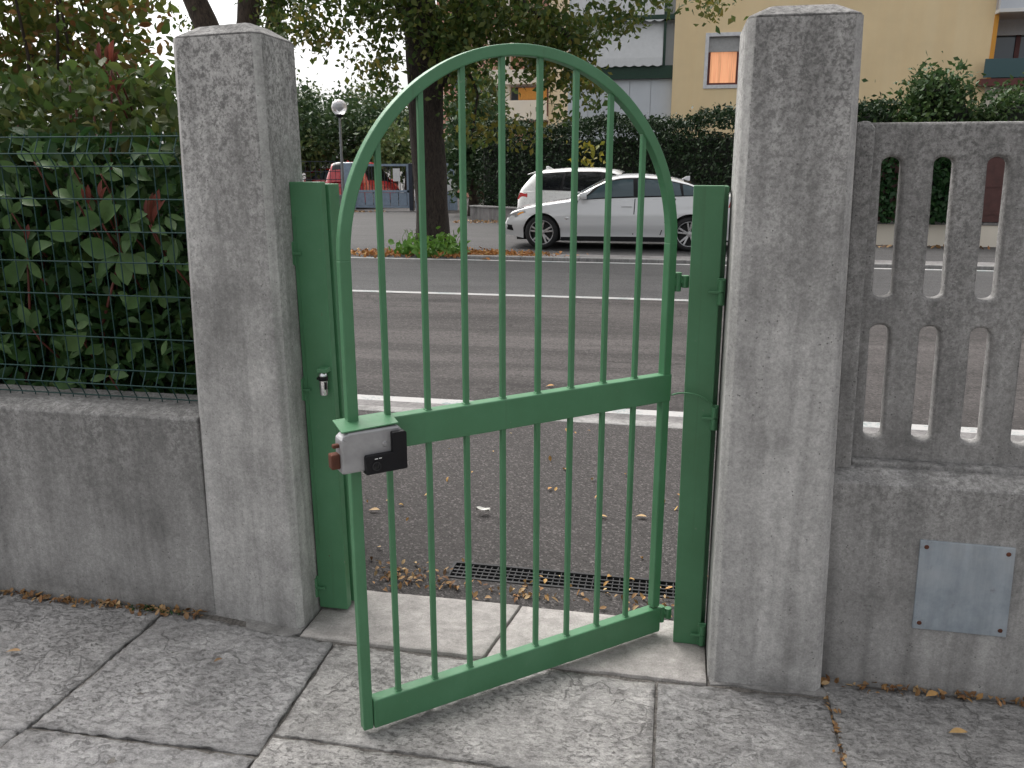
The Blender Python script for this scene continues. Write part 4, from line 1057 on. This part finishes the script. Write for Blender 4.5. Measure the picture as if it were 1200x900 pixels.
SED = dict(L=4.63, xf=1.545, xr=-1.265, hw=.905, wr=.325,
    deck=[(-2.315, .62), (-2.29, .86), (-2.22, 1.01), (-2.0, 1.055), (-1.5, 1.045), (-.8, 1.005), (0, .975), (.9, .955), (1.2, .915), (1.7, .84), (2.05, .765), (2.22, .69), (2.29, .58), (2.315, .50)],
    roof=[(-1.85, 1.06), (-1.55, 1.17), (-1.2, 1.30), (-.8, 1.395), (-.35, 1.435), (0, 1.43), (.25, 1.385), (.6, 1.215), (1.12, .935)],
    g=(-1.85, 1.08), win=[(-1.50, -1.13, .16, .03), (-1.09, -.28, .05, .02), (-.20, .80, .02, -.36)], srake=(.2, -.30), ws=(.36, .98), rw=(-1.72, -1.12),
    seams=[[(-.23, .97), (-.22, .7), (-.21, .30)], [(.85, .93), (.90, .7), (.86, .30)], [(-.98, .98), (-.95, .80), (-.80, .55), (-.72, .30)], [(1.9, .79), (2.15, .72)]],
    skin=[('headlamp', [(2.06, .60), (2.24, .585), (2.25, .635), (2.10, .70), (1.88, .735), (1.86, .70)], M['lamp_glass']), ('indicator', [(1.90, .695), (2.03, .640), (2.05, .665), (1.93, .715)], M['amber']),
          ('fog_intake', [(2.12, .34), (2.26, .36), (2.26, .46), (2.15, .45)], M['black']), ('tail_lamp', [(-2.24, .78), (-1.95, .82), (-1.98, .93), (-2.22, .93)], M['redlens']), ('roundel', [(1.10, .60), (1.05, .57), (1.0, .60), (1.05, .63)], M['chrome'])],
    handles=[(-.08 + .0, .83), (-.90, .86)], mirror=(.74, 1.02), fin=-1.15)
HAT = dict(L=4.30, xf=1.33, xr=-1.30, hw=.90, wr=.325, crown=.02,
    deck=[(-2.15, .55), (-2.14, .75), (-2.10, .95), (-2.0, 1.06), (-1.2, 1.04), (0, .99), (.85, .97), (1.3, .93), (1.8, .84), (2.05, .74), (2.15, .5)],
    roof=[(-2.12, 1.02), (-1.98, 1.20), (-1.78, 1.42), (-1.6, 1.50), (-1.0, 1.545), (-.3, 1.55), (.1, 1.50), (.5, 1.30), (1.05, .95)],
    g=(-2.12, 1.02), win=[(-1.62, -1.12, .05, .06), (-1.05, -.25, .04, .02), (-.18, .72, .02, -.34)], srake=(.12, -.28), ws=(.22, .92), rw=(-2.06, -1.80),
    seams=[[(-.22, .97), (-.21, .3)], [(.80, .94), (.82, .3)]],
    skin=[('tail_lamp', [(-2.12, .84), (-1.86, .90), (-1.86, .98), (-2.06, 1.00)], M['redlens']), ('headlamp', [(2.05, .62), (1.75, .72), (1.75, .79), (2.02, .72)], M['lamp_glass'])],
    handles=[(-.05, .84), (-.9, .88)], mirror=(.66, 1.03), fin=-1.5)
car('saloon_car', 'silver four-door saloon car parked across the road, facing left', (-1.05, 16.98, -.014), R(180 + 1.0), SED, M['silver'], M['cglass'])
c2 = car('hatchback_car', 'white hatchback parked behind the silver saloon with its tail to the left', (-1.45, 19.55, -.014), R(-3), HAT, M['whitecar'], M['dglass'])
sp = MB(); sp.rings([[(-1.92, -.52, 1.405), (-1.62, -.54, 1.49), (-1.62, .54, 1.49), (-1.92, .52, 1.405)], [(-1.93, -.52, 1.38), (-1.62, -.54, 1.44), (-1.62, .54, 1.44), (-1.93, .52, 1.38)]]); sp.build('spoiler', M['whitecar'], c2, local=True, bevel=.01)
car('hatchback_car', 'red hatchback seen through the bars of the grey yard gate', (-15.0, 37.6, 0), R(4), HAT, M['redcar'], M['cglass'])
car('delivery_van', 'red van parked end-on left of the grey yard gate', (-12.75, 33.3, .0), R(88), dict(HAT, hw=.95, roof=[(-2.12, 1.02), (-2.05, 1.60), (-1.9, 1.75), (-.3, 1.80), (.2, 1.72), (.6, 1.40), (1.05, .95)]), M['redcar'], M['dglass'], 'van')

# ================================================================== ACROSS THE STREET: WALLS, HEDGES, GATES
def wall_seg(name, label, p0, p1, h, th, mat, piece=2.0):
    p0, p1 = Vector((*p0, 0)), Vector((*p1, 0)); L = (p1 - p0).length; a = math.atan2(p1.y - p0.y, p1.x - p0.x)
    t = thing(name, label, 'wall', p0, a)
    bx('wall_base', (0, .01, -.05), (L, th - .01, h - .05), mat, t, local=True)
    n = max(1, int(L / piece))
    for k in range(n): bx('coping', (k * L / n + .004, -.02, h - .05), ((k + 1) * L / n - .004, th + .02, h), M['kerb'], t, bevel=.01, local=True)
    return t
WA, WC, WB = (-6.3, 25.3), (3.85, 18.35), (14.5, 18.1)
wall_seg('garden_wall', 'long low concrete wall under the dark hedge across the street', WA, WC, .42, .22, M['gutter'])
wall_seg('garden_wall', 'low cream wall across the street under the brown sheet metal fence', WC, WB, .46, .22, M['cream'])
def hedge(name, label, p0, p1, off, th, z0, z1, n, size, mat, core=True, wav=.08):
    p0, p1 = Vector((*p0, 0)), Vector((*p1, 0)); L = (p1 - p0).length; a = math.atan2(p1.y - p0.y, p1.x - p0.x)
    t = thing(name, label, 'hedge', p0, a)
    P_ = box_shell((0, off, z0), (L, off + th, z1), n, wav)
    P_ = np.concatenate([P_, rng.uniform((0, off + .05, z1 - .75), (L, off + th - .05, z1 - .03), (n // 3, 3))])
    P_[:, 2] += .10 * np.sin(P_[:, 0] * 1.7) * (P_[:, 2] > z1 - .4) + .05 * np.sin(P_[:, 0] * 4.1)
    P_[:, 1] += .08 * np.sin(P_[:, 0] * 2.3 + P_[:, 2] * 3)
    leaf_cloud('foliage', P_, size, mat, t, .5, (0, -.1, .1), (0, -.5, .4), local=True)
    if core: bx('woody_shade_core', (.1, off + .16, z0 - .3), (L - .1, off + th - .14, z1 - .5), M['core'], t, bevel=.08, local=True)  # dark box standing in for the shaded, twiggy hedge interior
    return t
hedge('clipped_hedge', 'tall dark clipped hedge behind the parked cars', WA, WC, .30, 1.0, .35, 2.72, 26000, .10, M['lf_hedge'])
# yellowing climber in the hedge
P_ = np.concatenate([rng.normal(np.array(at(x, y, 21.2)), (.22, .1, .2), (26, 3)) for x, y in ((688, 178), (682, 192), (694, 200))])
tag(leaf_cloud('climber', P_, .16, M['lf_yel'], None, .6, (0, 0, -.5), (0, -1, .2)), 'yellowing climber hanging on the dark hedge above the cars', 'climber')
# brown fence panels, ivy, big privet bush on the right
bf = thing('metal_fence', 'brown sheet metal fence on the cream wall seen through the slots', 'fence', (8, 18.3, .46))
for k in range(13):
    x = 4.0 + k * .8
    if k == 1: continue
    bx('panel', (x + .03, 18.27, .475), (x + .77, 18.29, 1.86), M['brownm'], bf)
    bx('post', (x - .028, 18.255, .475), (x + .028, 18.305, 1.90), M['brownm'], bf)
    for zz_ in (.62, 1.15, 1.72): bx('rail', (x + .03, 18.256, zz_), (x + .77, 18.269, zz_ + .04), M['brownm'], bf)
iv = thing('ivy_patch', 'dark green ivy filling the gap beside the brown metal fence', 'ivy', (4.6, 18.35, .46))
P_ = np.concatenate([rng.uniform((3.6, 18.10, .45), (4.35, 18.26, 1.95), (700, 3)), rng.uniform((4.62, 18.05, .45), (5.62, 18.25, 1.95), (1100, 3))])
leaf_cloud('leaves', P_, .11, M['lf_ivy'], iv, .8, (0, -.2, -.6), (0, -1, .3))
bu = thing('privet_bush', 'tall leafy green bush rising above the balustrade', 'bush', (6.3, 19.2, 0))
parts = [((3.9, 19.3, 2.25), (.75, .6, .6), 26), ((5.15, 19.2, 2.55), (.85, .7, .72), 60), ((5.0, 19.1, 3.0), (.5, .5, .35), 18), ((6.6, 19.3, 2.35), (1.0, .7, .7), 50), ((8.0, 19.3, 2.45), (1.2, .8, .75), 60), ((10.0, 19.3, 2.4), (1.3, .8, .8), 40)]
leaf_cloud('foliage', np.concatenate([clumpy(c, r, n, 60, .17, .3) for c, r, n in parts] + [rng.uniform((3.6, 18.5, 1.6), (12, 19.4, 2.1), (2600, 3))]), .12, M['lf_bush'], bu, .55, (0, 0, .3), (0, -.3, .6))
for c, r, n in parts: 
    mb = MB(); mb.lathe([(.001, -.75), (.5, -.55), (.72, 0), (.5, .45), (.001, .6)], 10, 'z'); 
    o = mb.build('woody_shade_core', M['core'], bu); o.scale = (r[0] * 1.0, r[1] * 1.0, r[2] * 1.05); o.location = c; o.matrix_parent_inverse = wm(bu).inverted()
bx('woody_shade_core', (3.7, 18.48, 0), (14, 19.6, 1.72), M['core'], bu, bevel=.1)  # lower bush body, inner shade painted as a near-black block
P_ = np.concatenate([rng.normal(c, (.30, .1, .10), (90, 3)) for c in ((3.9, 18.5, 1.98), (4.7, 18.5, 2.02), (5.2, 18.5, 2.05), (5.9, 18.5, 2.02))])
leaf_cloud('yellow_leaves', P_, .12, M['lf_yel'], bu, .6, (0, 0, .2), (0, -.6, .6))

# -- grey-blue yard gate left of the tree
yg = thing('yard_gate', 'grey-blue barred metal yard gate beyond the street tree', 'gate', (-10.6, 30.0, 0))
GY = 30.0
gx0, gx1 = at(402, 220, GY).x, at(483, 220, GY).x
bx('post', (gx0, GY - .15, 0), (gx0 + .42, GY + .15, 1.72), M['bluegrey'], yg, bevel=.02)
bx('end_post', (gx1 - .10, GY - .08, 0), (gx1 + .05, GY + .08, 1.70), M['bluedark'], yg, bevel=.01)
fx0, fx1 = gx0 + .46, gx1 - .12
for (a, b, c_, d) in ((fx0, fx1, 1.60, 1.68), (fx0, fx1, .10, .18), (fx0, fx1, .66, .74), (fx0, fx0 + .07, .18, 1.60), (fx1 - .07, fx1, .18, 1.60)):
    bx('rail', (a, GY - .03, c_), (b, GY + .03, d), M['bluegrey'], yg)
for k in range(17):
    x = fx0 + .1 + k * (fx1 - fx0 - .2) / 16; bx('bar', (x - .010, GY - .012, .74), (x + .010, GY + .012, 1.60), M['bluedark'], yg)
for k in range(6):
    x = fx0 + .08 + k * (fx1 - fx0 - .15) / 6; bx('panel', (x, GY - .01, .19), (x + (fx1 - fx0 - .15) / 6 - .03, GY + .01, .65), M['bluegrey'], yg)
bx('notice', (at(461, 205, GY).x, GY - .045, 1.06), (at(469, 205, GY).x, GY - .03, 1.52), M['paper'], yg)
yf = thing('yard_fence', 'dark mesh yard fence with low wall left of the grey gate', 'fence', (-14, 30.2, 0))
bx('plinth', (-20, 30.1, 0), (gx0 - .02, 30.35, .55), M['gutter'], yf)
for k in range(40): bx('wire', (-19.9 + k * .2, 30.2, .55), (-19.885 + k * .2, 30.215, 1.78), M['bluedark'], yf)
for z in (.8, 1.1, 1.4, 1.76): bx('rail', (-20, 30.185, z), (gx0 - .02, 30.2, z + .025), M['bluedark'], yf)
y2 = thing('panel_fence', 'grey panelled fence with white poster right of the street tree', 'fence', (-7.6, 29.6, 0))
px0, px1 = at(486, 220, 29.6).x, at(536, 220, 29.6).x
for k in range(5):
    w_ = (px1 - px0) / 5; bx('panel', (px0 + k * w_ + .01, 29.6, .05), (px0 + (k + 1) * w_ - .01, 29.64, 1.70), M['bluegrey'], y2)
bx('poster', (at(521, 210, 29.5).x, 29.57, .72), (at(531, 210, 29.5).x, 29.59, 1.15), M['paper'], y2)
# lamp
lm = thing('garden_lamp', 'globe lamp on a thin grey pole among the trees', 'lamp', (-11.52, 28.6, 0)); lc = at(397.5, 126, 28.6)
MB().tube([(lc.x, lc.y, 0), (lc.x, lc.y, 1.0), (lc.x, lc.y, lc.z - .26)], [.06, .05, .04], 12).build('pole', M['pole'], lm)
MB().lathe([(.001, -.265)] + [(.27 * math.cos(R(a)), .27 * math.sin(R(a))) for a in range(-75, 90, 12)] + [(.001, .27)], 28, 'z', tuple(lc)).build('globe', M['globe'], lm, smooth=True)
MB().lathe([(.001, -.34), (.07, -.34), (.16, -.25), (.13, -.22)], 20, 'z', tuple(lc)).build('collar', M['black'], lm, smooth=True)
MB().lathe([(.001, .12), (.15, .10), (.15, .02), (.001, -.1)], 16, 'z', tuple(lc)).build('reflector', M['pole'], lm)

# -- background trees
def tree_far(name, label, x, y, z, rx, ry, rz_, mat, n=70, per=34, size=.24, cr=.34, group=None):
    t = thing(name, label, 'tree', (x, y, 0), 0, group)
    MB().tube([(x, y, -.05), (x + .1, y, z * .5), (x, y, z)], [.2, .15, .06], 8).build('trunk', M['bark2'], t, smooth=True)
    leaf_cloud('crown', clumpy((x, y, z), (rx, ry, rz_), n, per, cr, .25), size, mat, t, .6, (0, 0, -.2), (0, -.4, .5))
    return t
def tf(px, py, Y, *a, **k):
    p = at(px, py, Y); return p.x, Y, p.z
for (px, py, Y, rx, rz_, m, n, lab) in [
    (365, 155, 38, 2.4, 1.9, 'lf_far', 120, 'dark bushy evergreen directly right of the left pillar'), (412, 158, 41, 2.6, 1.9, 'lf_far', 130, 'dark dense tree behind the globe lamp'),
    (460, 160, 40, 2.2, 1.8, 'lf_far', 110, 'dark green tree behind the yard gate, beside the street tree'), (340, 135, 47, 3.0, 1.7, 'lf_far2', 80, 'pale feathery treetop above the left evergreens'),
    (440, 135, 48, 3.0, 1.6, 'lf_far2', 70, 'pale feathery treetop behind the globe lamp tree'), (358, 182, 36.5, .8, .7, 'lf_far2', 40, 'small pale green bush behind the yard fence'),
    (475, 175, 35, 1.6, 1.0, 'lf_far2', 60, 'pale yellow-green bush just above the yard gate'), 
    (562, 135, 38, 1.1, 2.6, 'lf_far2', 70, 'slender pale conifer before the pink house'), (553, 165, 27.5, .9, 1.6, 'lf_far', 70, 'dark green bush at the left end of the hedge'),
    (525, 190, 31, .8, .5, 'lf_far2', 26, 'small green bush right of the tree trunk')]:
    x, y, z = tf(px, py, Y); tree_far('bushy_tree', lab, x, y, z, rx, rx * .8, rz_, M[m], n)

# ================================================================== BUILDINGS
yb_ = thing('apartment_building', 'yellow apartment block with lit window and pale balcony bay', 'building', (3, 29, 0))
BY = 29.0; xc = at(789, 70, BY).x; xe = at(1163, 40, BY).x
wx0, wx1, wz0, wz1 = .66, 1.74, at(862, 101, BY).z, at(829, 41, BY).z
# wall with a window opening
mb = MB()
for (a, b, c_, d) in ((xc, wx0, -.05, 13), (wx1, xe, -.05, 13), (wx0, wx1, -.05, wz0), (wx0, wx1, wz1, 13)):
    mb.box((a, BY, c_), (b, BY + .3, d))
mb.build('wall', M['yellow'], yb_)
win = bx('window', (wx0 + .02, BY + .20, wz0 + .02), (wx1 - .02, BY + .24, wz0 + .68 * (wz1 - wz0)), M['lit'], yb_)
bx('roller_shutter', (wx0 + .02, BY + .10, wz0 + .68 * (wz1 - wz0)), (wx1 - .02, BY + .16, wz1 - .02), M['shutter'], win)
for (a, b, c_, d) in ((wx0 - .06, wx0 + .05, wz0 - .06, wz1 + .06), (wx1 - .05, wx1 + .06, wz0 - .06, wz1 + .06), (wx0 + .05, wx1 - .05, wz0 - .06, wz0 + .05), (wx0 + .05, wx1 - .05, wz1 - .05, wz1 + .06)):
    bx('frame', (a, BY - .03, c_), (b, BY + .12, d), M['frame_w'], win)
for (a, b, c_, d) in ((wx0 + .05, wx0 + .13, wz0 + .05, wz0 + 1.05), (wx1 - .13, wx1 - .05, wz0 + .05, wz0 + 1.05), (wx0 + .13, wx1 - .13, wz0 + .05, wz0 + .12)):
    bx('sash', (a, BY + .12, c_), (b, BY + .18, d), M['frame_b'], win)
# right balcony bay
br = xe + 4.0
zt_, zr_, zf_ = at(1180, 12, BY).z, at(1180, 72, BY).z, at(1180, 93, BY).z
bx('bay_back_wall', (xe, BY + 1.4, -.05), (br, BY + 1.7, 13), M['white_r'], yb_)
bx('bay_side', (xe - .02, BY + .301, -.05), (xe + .0, BY + 1.4, 13), M['orange_r'], yb_)
bx('bay_jamb', (xe + .002, BY - .02, zf_), (xe + .12, BY + .28, zt_), M['orange_r'], yb_)
bx('upper_parapet', (xe, BY - .35, zt_), (br, BY - .20, zt_ + 1.1), M['greywall'], yb_)
bx('upper_slab', (xe, BY - .36, zt_ - .10), (br, BY + 1.4, zt_ - .002), M['white_r'], yb_)
bx('balcony_slab', (xe - .25, BY - .36, zf_ - .2), (br, BY + 1.4, zf_), M['frame_b'], yb_)
bx('bay_lower_wall', (xe, BY + .02, -.05), (br, BY + .3, zf_ - .2), M['cream'], yb_)
bx('glass_rail', (xe - .2, BY - .34, zf_ + .03), (br, BY - .31, zr_ + .05), M['teal'], yb_)
dw = bx('balcony_window', (xe + .1, BY + 1.32, zf_ + .1), (xe + 2.4, BY + 1.38, zt_ - .55), M['wglass'], yb_)
for x in (xe + .06, xe + 1.1, xe + 2.4): bx('frame', (x, BY + 1.28, zf_), (x + .14, BY + 1.315, zt_ - .5), M['frame_b'], dw)
bx('blind', (xe + .2, BY + 1.1, zt_ - .55), (br, BY + 1.14, zt_ - .1), M['awning'], yb_)
mb = MB(); mb.lathe([(.22, 0), (.30, .45), (.33, .5)], 14, 'z', (xe + .75, BY + .6, zf_)); mb.build('planter', M['teal'], yb_)
# pale balcony bay left of the corner
xl = at(664, 120, BY).x
z92, z75, z68, z22, z18 = at(740, 92, BY).z, at(740, 77, BY).z, at(740, 68, BY).z, at(740, 24, BY).z, at(740, 19, BY).z
k_ = 5; w_ = (xc - xl) / k_
for k in range(k_): bx('wall_panel', (xl + k * w_ + .006, BY + .25, -.05), (xl + (k + 1) * w_ - .006, BY + .33, z92), M['greywall'], yb_)
bx('bay_wall', (xl, BY + .34, -.05), (xc - .002, BY + .6, 13), M['greywall'], yb_)
bx('balcony_rail', (xl, BY + .10, z92), (xc - .01, BY + .2, z75), M['dgreen'], yb_)
for z0_, z1_ in ((z68, z22), (z22 + .22, z22 + 2.2)):
    aw = MB(); aw.add([(xl + .1, BY + .02, z0_), (xc - .35, BY + .02, z0_), (xc - .35, BY + .22, z1_), (xl + .1, BY + .22, z1_), (xl + .1, BY + .035, z0_), (xc - .35, BY + .035, z0_), (xc - .35, BY + .235, z1_), (xl + .1, BY + .235, z1_)], [(0, 1, 2, 3), (7, 6, 5, 4), (0, 4, 5, 1), (1, 5, 6, 2), (2, 6, 7, 3), (3, 7, 4, 0)])
    a_ = aw.build('awning', M['awning'], yb_)
    va = MB(); n_ = 60; V = []
    for i in range(n_ + 1):
        x = xl + .1 + (xc - .45 - xl) * i / n_; V += [(x, BY + .015, z0_), (x, BY + .0, z0_ - .22 - .05 * abs(math.sin(i * math.pi * 10 / n_)))]
    va.add(V, [(2 * i, 2 * i + 1, 2 * i + 3, 2 * i + 2) for i in range(n_)]); va.build('valance', M['awning'], a_)
    bx('roller_box', (xl, BY + .0, z1_ + .01), (xc - .02, BY + .24, z1_ + .15), M['dgreen'], yb_)
    bx('side_arm', (xc - .34, BY + .08, z0_ - .25), (xc - .26, BY + .24, z1_ + .01), M['dgreen'], yb_)
bx('block', (xl + .05, BY + 1.8, -.05), (br + 6, BY + 12, 13), M['yellow'], yb_)
bx('roof', (xl - .4, BY - .5, 13.002), (br + 6.4, BY + 12.4, 13.3), M['kerb'], yb_)

pk = thing('apartment_building', 'pink apartment house with white balconies seen behind the tree', 'building', (-9, 45, 0))
PY = 45.0; q0x = at(505, 120, PY).x; q1x = at(662, 120, PY).x
bx('wall', (q0x, PY + 1.5, -.05), (q1x, PY + 10, 11), M['pink'], pk)
bx('corner_wall', (at(641, 120, PY).x, PY + .5, -.05), (q1x + .3, PY + 1.499, 11), M['cream'], pk)
for (y0_, y1_) in ((141, 118), (99, 82), (52, 35)):
    z0_, z1_ = at(600, y0_, PY).z, at(600, y1_, PY).z
    bx('balcony', (at(573, 120, PY).x, PY - .2, z0_), (at(641, 120, PY).x - .01, PY + .0, z1_), M['white_r'], pk)
    bx('balcony_slab', (at(573, 120, PY).x, PY + .001, z0_), (at(641, 120, PY).x - .01, PY + 1.5, z0_ + .2), M['white_r'], pk)
bx('orange_awning', (at(607, 110, PY).x, PY + .1, at(607, 117, PY).z), (at(640, 110, PY).x, PY + .2, at(607, 103, PY).z), M['orange_aw'], pk)
for (a, b, c_, d) in ((584, 606, 117, 100), (612, 636, 82, 62), (522, 540, 150, 120), (522, 540, 100, 75)):
    p0, p1 = at(a, c_, PY), at(b, d, PY); w_ = bx('window', (p0.x, PY + 1.44, p0.z), (p1.x, PY + 1.49, p1.z), M['wglass'], pk)
    bx('frame', (p0.x - .08, PY + 1.43, p0.z - .08), (p0.x, PY + 1.48, p1.z + .08), M['frame_w'], w_); bx('frame', (p1.x, PY + 1.43, p0.z - .08), (p1.x + .08, PY + 1.48, p1.z + .08), M['frame_w'], w_)
bx('column', (at(590, 80, PY).x, PY + .3, -.05), (at(596, 80, PY).x, PY + .7, 11), M['white_r'], pk)
bx('roof', (q0x - .4, PY - .3, 11.002), (q1x + .6, PY + 10.4, 11.3), M['kerb'], pk)
